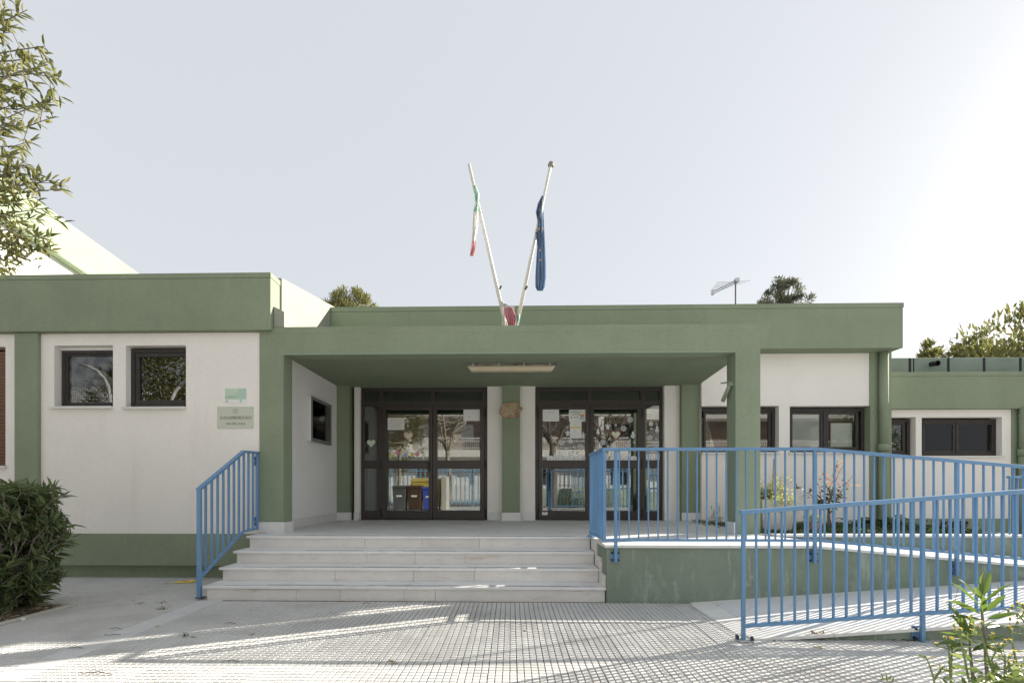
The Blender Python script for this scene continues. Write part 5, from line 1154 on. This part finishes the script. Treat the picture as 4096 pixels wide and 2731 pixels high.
for k in range(60):
    b = Vector((random.uniform(cx0 + .05, cx1 - .05), random.uniform(7.1, 7.45), zt_)); e = at(random.gauss(3100, 38), random.uniform(1885, 1990), 7.25 + random.gauss(0, .1)); s.tube(wob(b, e, 4, .03), [.005, .004, .003, .002, .0015], 4, cap=False)
    for q in range(9): rows.append((b.lerp(e, random.uniform(.3, 1)) + Vector(rng.normal(size=3) * .025), Vector(rng.normal(size=3)), random.uniform(.02, .045), .014))
for k in range(420): rows.append((at(random.gauss(3125, 42), random.gauss(2003, 20), 7.05 + random.gauss(0, .08)), Vector(rng.normal(size=3)) + Vector((0, -.3, 0)), random.uniform(.02, .05), .018))
s.build('twigs', m_bark_pale, pt); add_leaves('foliage', l_pale, rows, pt)
rows = [(at(random.gauss(3065, 14), random.gauss(1978, 16), 7.1), Vector(rng.normal(size=3)), .045, .022) for k in range(160)]
add_leaves('green_leaves', l_weed, rows, pt)
# rose
rs = thing('rose_bush', 'thin rose bush with red young leaves on top, dark green leaves below', 'shrub', at(3312, 2130, 7.3))
s = MB(); rr_ = []; rg = []; YR = 7.3; b0 = at(3312, 2135, YR)
for px, py in ((3350, 1838), (3372, 1862), (3400, 1935), (3330, 1890), (3300, 1900), (3410, 1900), (3350, 1950), (3240, 1950), (3265, 2000), (3185, 1942), (3300, 1990), (3270, 1930)):
    e = at(px, py, YR + random.uniform(-.25, .2)); f_ = at(3315, 2040 + random.uniform(-30, 30), YR); pts = wob(b0, f_, 2, .01) + wob(f_, e, 4, .025)[1:]; s.tube(pts, [.012 * (1 - .8 * i / (len(pts) - 1)) for i in range(len(pts))], 5, cap=False)
    for q in range(16): p = f_.lerp(e, random.uniform(.15, 1)) + Vector(rng.normal(size=3) * .035); (rr_ if p.z > zat(1945, p.x, YR) and px > 3285 else rg).append((p, Vector(rng.normal(size=3)), random.uniform(.04, .07), .034))
s.build('stems', m_bark, rs, smooth=True); add_leaves('young_leaves', l_red, rr_, rs); add_leaves('foliage', l_rose, rg, rs)
# terracotta pot
tp = at(3258, 2127, 6.95); tpt = thing('terracotta_pot', 'small square terracotta pot at the front of the flower bed', 'plant pot', tp)
MB().hexa([(tp.x - .06, tp.y - .06, .62), (tp.x + .06, tp.y - .06, .62), (tp.x + .06, tp.y + .06, .62), (tp.x - .06, tp.y + .06, .62), (tp.x - .075, tp.y - .075, .80), (tp.x + .075, tp.y - .075, .80), (tp.x + .075, tp.y + .075, .80), (tp.x - .075, tp.y + .075, .80)]).build('pot_body', m_terra, tpt, bevel=.006)
MB().box(tp.x - .082, tp.x + .082, tp.y - .082, tp.y + .082, .775, .80).build('pot_rim', m_terra, tpt, bevel=.005)
pk = thing('pink_flower_plant', 'pale leaved plant with one pink flower spike in the terracotta pot', 'plant', (tp.x, tp.y, .8))
add_leaves('foliage', l_pale, [(Vector((tp.x + random.gauss(0, .06), tp.y + random.gauss(0, .05), .80 + random.random() * .08)), Vector((random.gauss(0, 1), random.gauss(0, 1), .7)), .07, .02) for k in range(110)], pk)
fs_ = at(3262, 2040, 6.95); s = MB(); s.tube([Vector((tp.x, tp.y, .8)), fs_], .003, 5); s.build('stalk', m_lgreen, pk)
add_leaves('blossom', l_pinkf, [(fs_ + Vector((random.gauss(0, .015), random.gauss(0, .015), random.uniform(-.09, .03))), Vector(rng.normal(size=3)), .025, .018) for k in range(60)], pk)
def strap_clump(name, label, cat, cx, cy, z, n, L, W, m, spread=1.0, seed=1, flower=None):
    random.seed(seed); t = thing(name, label, cat, (cx, cy, z)); mb = MB()
    for k in range(n):
        a = random.random() * 6.28; l = L * random.uniform(.6, 1.1); up = random.uniform(.5, 1.3); b = Vector((cx + random.gauss(0, .08), cy + random.gauss(0, .06), z)); d = Vector((math.cos(a), math.sin(a) * .7, 0)) * spread; sd = Vector((-math.sin(a), math.cos(a), 0)); pr_ = None
        for i in range(6):
            u = i / 5; c = b + d * (l * u * .8) + Vector((0, 0, l * (up * u - 1.0 * u * u * (.5 + .5 * up)))); w = W * math.sin(math.pi * min(.98, .18 + .8 * u)) * .5; cur = (c - sd * w, c + Vector((0, 0, -w * .5)), c + sd * w)
            if pr_: mb.quad(pr_[0], pr_[1], cur[1], cur[0]); mb.quad(pr_[1], pr_[2], cur[2], cur[1])
            pr_ = cur
    mb.build('foliage', m, t, smooth=True); return t
ac = at(3520, 2125, 8.0)
strap_clump('agapanthus', 'clump of long dark strap leaves against the wall in the flower bed', 'plant', ac.x, 8.0, .62, 70, .60, .045, l_cover, .9, 4)
a2_ = at(3440, 2125, 8.2); strap_clump('agapanthus', 'smaller strap leaved clump left of the big one in the flower bed', 'plant', a2_.x, 8.2, .62, 26, .5, .04, l_cover, .9, 5)
for px, lab, sd in ((3285, 'yellowish narrow leaved tuft beside the terracotta pot', 6), (3420, 'yellowish narrow leaved tuft in front of the strap leaved plants', 7), (3640, 'yellowish narrow leaved tuft right of the strap leaved plants', 8), (3205, 'bright narrow leaved tuft between concrete and terracotta pots', 9)):
    p = at(px, 2128, 6.85); strap_clump('bulb_tuft', lab, 'plant', p.x, 6.85, .62, 26, .22, .014, l_pale, .8, sd)
random.seed(21)
pu = at(3805, 2120, 7.0); pp_ = thing('purple_plant', 'low dark purple leaved plant near the right end of the flower bed', 'plant', (pu.x, 7.0, .62)); add_leaves('foliage', l_purple, [(Vector((pu.x + random.gauss(0, .12), 7.0 + random.gauss(0, .08), .66 + random.random() * .14)), Vector((random.gauss(0, 1), random.gauss(0, 1), .6)), .07, .03) for k in range(120)], pp_)
lv = at(2866, 2090, 8.6); lp = thing('lavender', 'thin lavender with violet spikes beside the porch pillar base', 'plant', (lv.x, 8.6, .65)); s = MB(); fl_ = []; gr = []
for k in range(9):
    e = Vector((lv.x + random.gauss(0, .09), 8.6 + random.gauss(0, .05), .65 + random.uniform(.2, .38))); s.tube([Vector((lv.x + random.gauss(0, .03), 8.6, .65)), e], .003, 4)
    for q in range(14): fl_.append((e - Vector((0, 0, random.random() * .09)), Vector(rng.normal(size=3)), .018, .012))
    for q in range(10): gr.append((Vector((lv.x + random.gauss(0, .08), 8.6, .65 + random.random() * .12)), Vector(rng.normal(size=3)) + Vector((0, 0, .6)), .05, .008))
s.build('stalks', m_lgreen, lp); add_leaves('blossom', l_violet, fl_, lp); add_leaves('foliage', l_weed, gr, lp)
rows = []
for k in range(9000):
    x = random.uniform(3.62, 6.8); y = 6.68 + abs(random.gauss(0, .9)); 
    if y > 9.2: continue
    if cx0 - .02 < x < cx1 + .02 and 7.05 < y < 7.53: continue
    hh = .10 * (.4 + .6 * math.sin(x * 2.1 + 1) ** 2); rows.append((Vector((x, y, .63 + random.random() * hh)), Vector((random.gauss(0, 1), random.gauss(0, 1), random.uniform(.0, .9))), random.uniform(.02, .05), random.uniform(.012, .03)))
for k in range(500): rows.append((Vector((3.5 + random.gauss(0, .12), random.uniform(7.6, 9.1), .65 + random.random() * .05)), Vector((random.gauss(0, 1), random.gauss(0, 1), .5)), .03, .015))
o = add_leaves('ground_cover', l_cover, rows, None, card=True, kind='stuff'); o['label'] = 'low green ground cover filling the flower bed'
# ================================================================== TREES BEYOND THE ROOFS
def far_tree(name, label, X, Y, ztop, rx, rz, m, nl, L, W, ncl=40, trunk_r=.2, mb_=m_bark, seed=1, sky=.0, spike=0, taper=0, cs=.26):
    random.seed(seed); t = thing(name, label, 'tree', (X, Y, 0)); zc = ztop - rz
    tr = MB(); tr.tube(wob((X, Y, -.05), (X, Y, zc), 4, .06), [trunk_r, trunk_r * .9, trunk_r * .8, trunk_r * .7, trunk_r * .55], 9); rows = []
    cl = []
    for k in range(ncl):
        v = Vector(rng.normal(size=3)).normalized() * random.random() ** .4; rr = rx * (1 - taper * max(0, v.z))
        c = Vector((X + v.x * rr, Y + v.y * rr, zc + v.z * rz)); cl.append((c, v)); tr.tube(wob((X, Y, zc - rz * .3), c, 3, .1), [trunk_r * .3, trunk_r * .2, trunk_r * .12, trunk_r * .05], 5, cap=False)
    for c, v in cl:
        s = rx * cs * random.uniform(.7, 1.3)
        for k in range(nl // ncl):
            o_ = Vector(rng.normal(size=3)).normalized() * s * random.random() ** .5; d = (o_ + v * s * .6 + Vector((0, 0, spike * s))).normalized() + Vector(rng.normal(size=3)) * .35; rows.append((c + o_, d, L * random.uniform(.6, 1.3), W))
    tr.build('trunk', mb_, t, smooth=True); add_leaves('crown', m, rows, t, .8, card=L < .16); return t
p = at(1400, 1226, 24); far_tree('pine_tree', 'sunlit pine crown showing above the roof left of the flagpoles', p.x, 24, zat(1170, p.x, 24), 1.35, 1.1, l_pine, 9000, .20, .035, 60, seed=3, spike=.8, taper=.25, cs=.20)
p = at(1475, 1226, 25); far_tree('pine_tree', 'small pine tip right of the larger pine above the roof', p.x, 25, zat(1208, p.x, 25), .5, .8, l_pine, 2200, .18, .035, 14, seed=4, spike=.8, trunk_r=.1)
p = at(3127, 1217, 26); far_tree('conifer_tree', 'dense dark conifer crown showing above the roof right of the antenna', p.x, 26, zat(1122, p.x, 26), 1.5, 1.55, l_conif, 13000, .14, .05, 85, seed=5, spike=.6, taper=.3, cs=.17)
for px, top, rx, rz, sd, lab in ((4060, 1262, 1.9, 2.2, 6, 'tall leafy tree with yellowing leaves at the right edge above the low wing'), (3860, 1352, 1.3, 1.6, 7, 'lower leafy tree with yellowing leaves left of the tall one'), (3745, 1368, .75, 1.5, 8, 'leftmost thin leafy tree above the low right wing'), (4200, 1300, 1.8, 2.4, 9, 'leafy tree behind the tall one, cut by the right edge')):
    p = at(px, top, 17 + (sd % 3)); t = far_tree('leafy_tree', lab, p.x, 17 + (sd % 3), p.z + .1, rx, rz, l_decid, int(1900 * rx), .24, .075, int(24 * rx) + 6, .1, m_bark, seed=sd, spike=.7)
    t['group'] = 'leafy trees behind the low wing'
# ================================================================== STREET BEHIND THE CAMERA (mirrored in the glass)
random.seed(5)
YM_ = lambda d: 2 * YG - d        # apparent depth in the mirror -> place
rd = MB(); rd.box(-45, 45, -12.5, -6.6, -.03, .02); tag(rd.build('road', m_asphalt), kind='structure')
sw = MB(); sw.box(-45, 45, -16.5, -12.5, -.03, .12); sw.box(-45, 45, -6.6, -3.6, -.03, .10); tag(sw.build('street_pavement', m_paver2), kind='structure')
# blue metal fence
fe = thing('blue_fence', 'light blue metal bar fence mirrored in the door glass', 'fence', (0, -5.8, .1))
m_fence = M('light_blue_paint', (.20, .42, .62), .45, .06)
for x0, x1, z0, z1 in ((-14, .9, .22, 2.25), (.9, 14, 1.1, 2.35)):
    for z in (z0 + .12, z1 - .25): MB().box(x0, x1, -5.82, -5.78, z, z + .04).build('rail', m_fence, fe)
    x = x0
    while x < x1: MB().box(x, x + .06, -5.78, -5.765, z0, z1).build('bar', m_fence, fe); x += .235
    x = x0
    while x < x1 + .1: MB().box(x - .03, x + .03, -5.86, -5.80, .1, z1).build('post', m_fence, fe); x += 2.98
gw = tag(MB().box(.9, 14, -5.9, -5.70, 0, 1.08).build('garden_wall', M('pale_green_wall', (.42, .50, .40), .9)), 'low pale green wall under the fence mirrored in the right door', 'wall')
# bins
def bin_(name, label, X, Y, w, d, h, col, group='waste bins mirrored in the left door', big=False):
    t = thing(name, label, 'waste bin', (X, Y, .1), group); m = M('bin_' + label.split()[0], col, .45); z0 = .1
    b = MB(); k = .82; zb = z0 + (.18 if big else .06)
    b.hexa([(X - w / 2 * k, Y - d / 2 * k, zb), (X + w / 2 * k, Y - d / 2 * k, zb), (X + w / 2 * k, Y + d / 2 * k, zb), (X - w / 2 * k, Y + d / 2 * k, zb), (X - w / 2, Y - d / 2, z0 + h * .88), (X + w / 2, Y - d / 2, z0 + h * .88), (X + w / 2, Y + d / 2, z0 + h * .88), (X - w / 2, Y + d / 2, z0 + h * .88)]); b.build('body', m, t, bevel=.03)
    MB().box(X - w / 2 - .02, X + w / 2 + .02, Y - d / 2 - .02, Y + d / 2 + .03, z0 + h * .88, z0 + h * .92).build('rim', m, t, bevel=.01)
    l = MB(); l.prism_yz([(Y + d / 2 + .03, z0 + h * .925), (Y + d / 2 + .01, z0 + h * .96), (Y, z0 + h), (Y - d / 2, z0 + h * .97), (Y - d / 2 - .02, z0 + h * .925)], X - w / 2 - .01, X + w / 2 + .01); l.build('lid', m, t, bevel=.02)
    for s in (-1, 1): MB().tube([(X + s * w * .36 - .03, Y - d * .38, z0 + .1), (X + s * w * .36 + .03, Y - d * .38, z0 + .1)], .1, 12).build('wheel', m_black, t)
    MB().box(X - w * .2, X + w * .2, Y + d / 2 * .94, Y + d / 2 * .97, z0 + h * .55, z0 + h * .62).build('print_mark', m_white, t)
    if big:
        for s in (-1, 1): MB().box(X + s * w / 2 - .04, X + s * w / 2 + .04, Y + .2, Y + .3, z0 + h * .7, z0 + h * .82).build('lift_peg', m_black, t)
        for q in range(5): MB().prism_xz([(X + w * .28, z0 + .45 + q * .1), (X + w * .40, z0 + .50 + q * .1), (X + w * .40, z0 + .55 + q * .1), (X + w * .28, z0 + .50 + q * .1)], Y + d / 2 * .95, Y + d / 2 * .99).build('warning_stripe', m_redplain, t)
def mx(px, D): return (px - 2045) * D / 1880.0
D1 = 21.6
bin_('wheelie_bin', 'grey wheelie bin mirrored in the left door, leftmost of the bins', mx(1600, D1), YM_(D1), .62, .62, 1.17, (.10, .11, .115))
bin_('wheelie_bin', 'brown wheelie bin mirrored in the left door between grey and blue bins', mx(1660, D1), YM_(D1), .66, .62, 1.17, (.085, .05, .035))
bin_('wheelie_bin', 'blue wheelie bin mirrored in the left door beside the yellow container', mx(1714, D1), YM_(D1), .52, .55, 1.10, (.06, .10, .48))
bin_('waste_container', 'large yellow container behind the wheelie bins mirrored in the left door', mx(1710, 22.8), YM_(22.8), 1.45, .95, 1.50, (.62, .50, .12), big=True)
cp_ = tag(MB().box(mx(1768, 22.6), mx(1790, 22.6), YM_(23.2), YM_(22.2), 0, 1.68).build('concrete_block', m_concrete, bevel=.02), 'upright pale concrete pillar right of the yellow container mirrored in the left door', 'pillar')
# shrubs by the wall, seen in the right door
for X, h, lab, sd in ((3.2, .75, 'rounded shrub before the low wall mirrored in the right door', 1), (4.6, .8, 'spiky leaved shrub before the low wall mirrored in the right door', 2)):
    t = thing('garden_shrub', lab, 'shrub', (X, -4.9, .1)); add_leaves('foliage', l_bush if sd == 2 else l_tree, [(Vector((X + random.gauss(0, .45), -4.9 + random.gauss(0, .25), .15 + abs(random.gauss(0, .35)) * h * 1.4)), Vector(rng.normal(size=3)) + Vector((0, 0, .5)), .12, .03) for k in range(900)], t)
    MB().tube([(X, -4.9, 0), (X, -4.9, .5)], .03, 6).build('stem', m_bark, t)
# trees
def bare_tree(label, X, Y, r, h, seed, m=m_bark_pale, n=26, lean=0):
    random.seed(seed); t = thing('bare_tree', label, 'tree', (X, Y, .1)); tr = MB(); f = Vector((X + lean, Y, h))
    tr.tube(wob((X, Y, 0), f, 5, .05), [r * 1.2, r, r * .95, r * .9, r * .88, r * .8], 10); tr.build('trunk', m, t, smooth=True); b = MB()
    for k in range(5):
        a = k * 1.257 + random.random(); e = f + Vector((math.cos(a) * 1.2, math.sin(a) * 1.0, random.uniform(1.4, 2.4))); pts = wob(f - Vector((0, 0, .1)), e, 4, .1); b.tube(pts, [r * .55, r * .42, r * .34, r * .26, r * .18], 7, cap=False)
        for q in range(n // 5):
            p = pts[random.randint(1, 4)]; e2 = p + Vector((random.gauss(0, .8), random.gauss(0, .8), random.uniform(.3, 1.2))); p2 = wob(p, e2, 3, .08); b.tube(p2, [.03, .022, .015, .008], 5, cap=False)
            for s in range(3): e3 = p2[2] + Vector((random.gauss(0, .4), random.gauss(0, .4), random.uniform(.0, .6))); b.tube([p2[2], e3], [.009, .004], 4, cap=False)
    b.build('limbs', m, t, smooth=True); return t
bare_tree('bare pale tree mirrored in the second leaf of the left door', mx(1790, 25.5), YM_(25.5), .15, 3.1, 3)
bare_tree('thick dark bare tree mirrored in the right door left leaf', mx(2212, 24), YM_(24), .20, 3.3, 4, m_bark)
bare_tree('bare tree with a slanting limb mirrored in the right leaf of the right door', mx(2405, 24), YM_(24), .17, 3.0, 6, m_bark, lean=.2)
far_tree('evergreen_street_tree', 'leafy evergreen tree mirrored in the first leaf of the left door', mx(1600, 24.5), YM_(24.5), 5.6, 1.35, 1.75, l_tree, 4200, .15, .04, 60, .12, m_bark_pale, 12)
far_tree('evergreen_street_tree', 'leafy evergreen tree mirrored in the windows of the left wing', -9.6, .4, 5.2, 1.9, 1.8, l_tree, 9000, .16, .045, 70, .15, m_bark_pale, 13)
far_tree('evergreen_street_tree', 'dense evergreen tree mirrored in the windows of the right wing', 17.0, -3.5, 5.0, 2.0, 1.9, l_bush, 9000, .18, .05, 70, .15, m_bark_pale, 14)
# curved white posts, mirrored in the left windows
for X, zt, sg, lab in ((-8.25, 3.2, 1, 'white curved post mirrored in the clear left window'), (-9.75, 3.5, -1, 'white curved post mirrored in the netted left window')):
    sl2 = thing('curved_post', lab, 'post', (X, 2.4, 0)); pts = [Vector((X, 2.4, 0)), Vector((X, 2.4, zt))] + [Vector((X + sg * .8 * (1 - math.cos(t)), 2.4, zt + .8 * math.sin(t))) for t in (.3, .6, .9, 1.2, 1.5)]
    MB().tube(pts, .035, 10).build('post', m_white, sl2, smooth=True); MB().tube([pts[0], pts[0] + Vector((0, 0, .02))], .09, 10).build('base_plate', m_alu, sl2)
# apartment building across the street
ab = thing('apartment_building', 'apartment building with white balconies and rails mirrored in the door glass', 'building', (0, -20, 0)); YA_ = -18.5
ops = []
for fz in (.3, 3.75):
    x = -28
    while x < 28: ops.append((x, x + 1.5, fz + .1 + (.8 if int(x) % 2 else 0), fz + 2.3)); x += 3.1
w = MB(); w.wall(-30, 30, .0, 10.5, YA_, .3, [], back=False)
w = MB()
for fz, mm in ((0, m_inside_dark), (3.75, m_brick)):
    q = MB(); ofs = [o for o in ops if fz <= o[2] < fz + 3.2]
    q.wall(-30, 30, fz, fz + 3.15 + (.6 if fz == 0 else 0), -YA_, .3, ofs, back=False)
    q.v = [(-a, -b, c) for a, b, c in q.v]; q.build('wall', m_brick if fz else m_white_wall, ab)
MB().box(-30, 30, YA_ - 8, YA_ - .8, 0, 6.95).build('core', m_inside_dark, ab)
for o in ops: MB().box(-o[1], -o[0], YA_ - .2, YA_ - .15, o[2], o[3]).build('shutter', random.choice((m_white, m_blind, m_inside_dark, m_brick)), ab)
for fz in (3.35, 6.5):
    MB().box(-30, 30, YA_ - .1, YA_ + 1.5, fz, fz + .55).build('balcony', m_white_wall, ab, bevel=.02)
    rr = MB(); rr.box(-30, 30, YA_ + 1.42, YA_ + 1.46, fz + 1.42, fz + 1.48); rr.box(-30, 30, YA_ + 1.42, YA_ + 1.46, fz + .68, fz + .72); rr.box(-30, 30, YA_ + 1.42, YA_ + 1.46, fz + 1.18, fz + 1.22)
    rr.build('balcony_rail', m_white, ab)
    
    bb_ = MB(); x = -30
    while x < 30: bb_.box(x, x + .025, YA_ + 1.43, YA_ + 1.455, fz + .55, fz + 1.44); x += .15
    o = bb_.build('balcony_bars', m_white, ab); o['kind'] = 'stuff'
for x in (-16, -8.2, -.6, 6.9, 14): MB().box(x - .2, x + .2, YA_ + .0, YA_ + 1.4, 3.9, 6.5).build('column', m_white_wall, ab)
MB().box(-21.2, 21.2, YA_ - 8.2, YA_ - .2, 6.95, 7.6).build('roof', m_white_wall, ab)
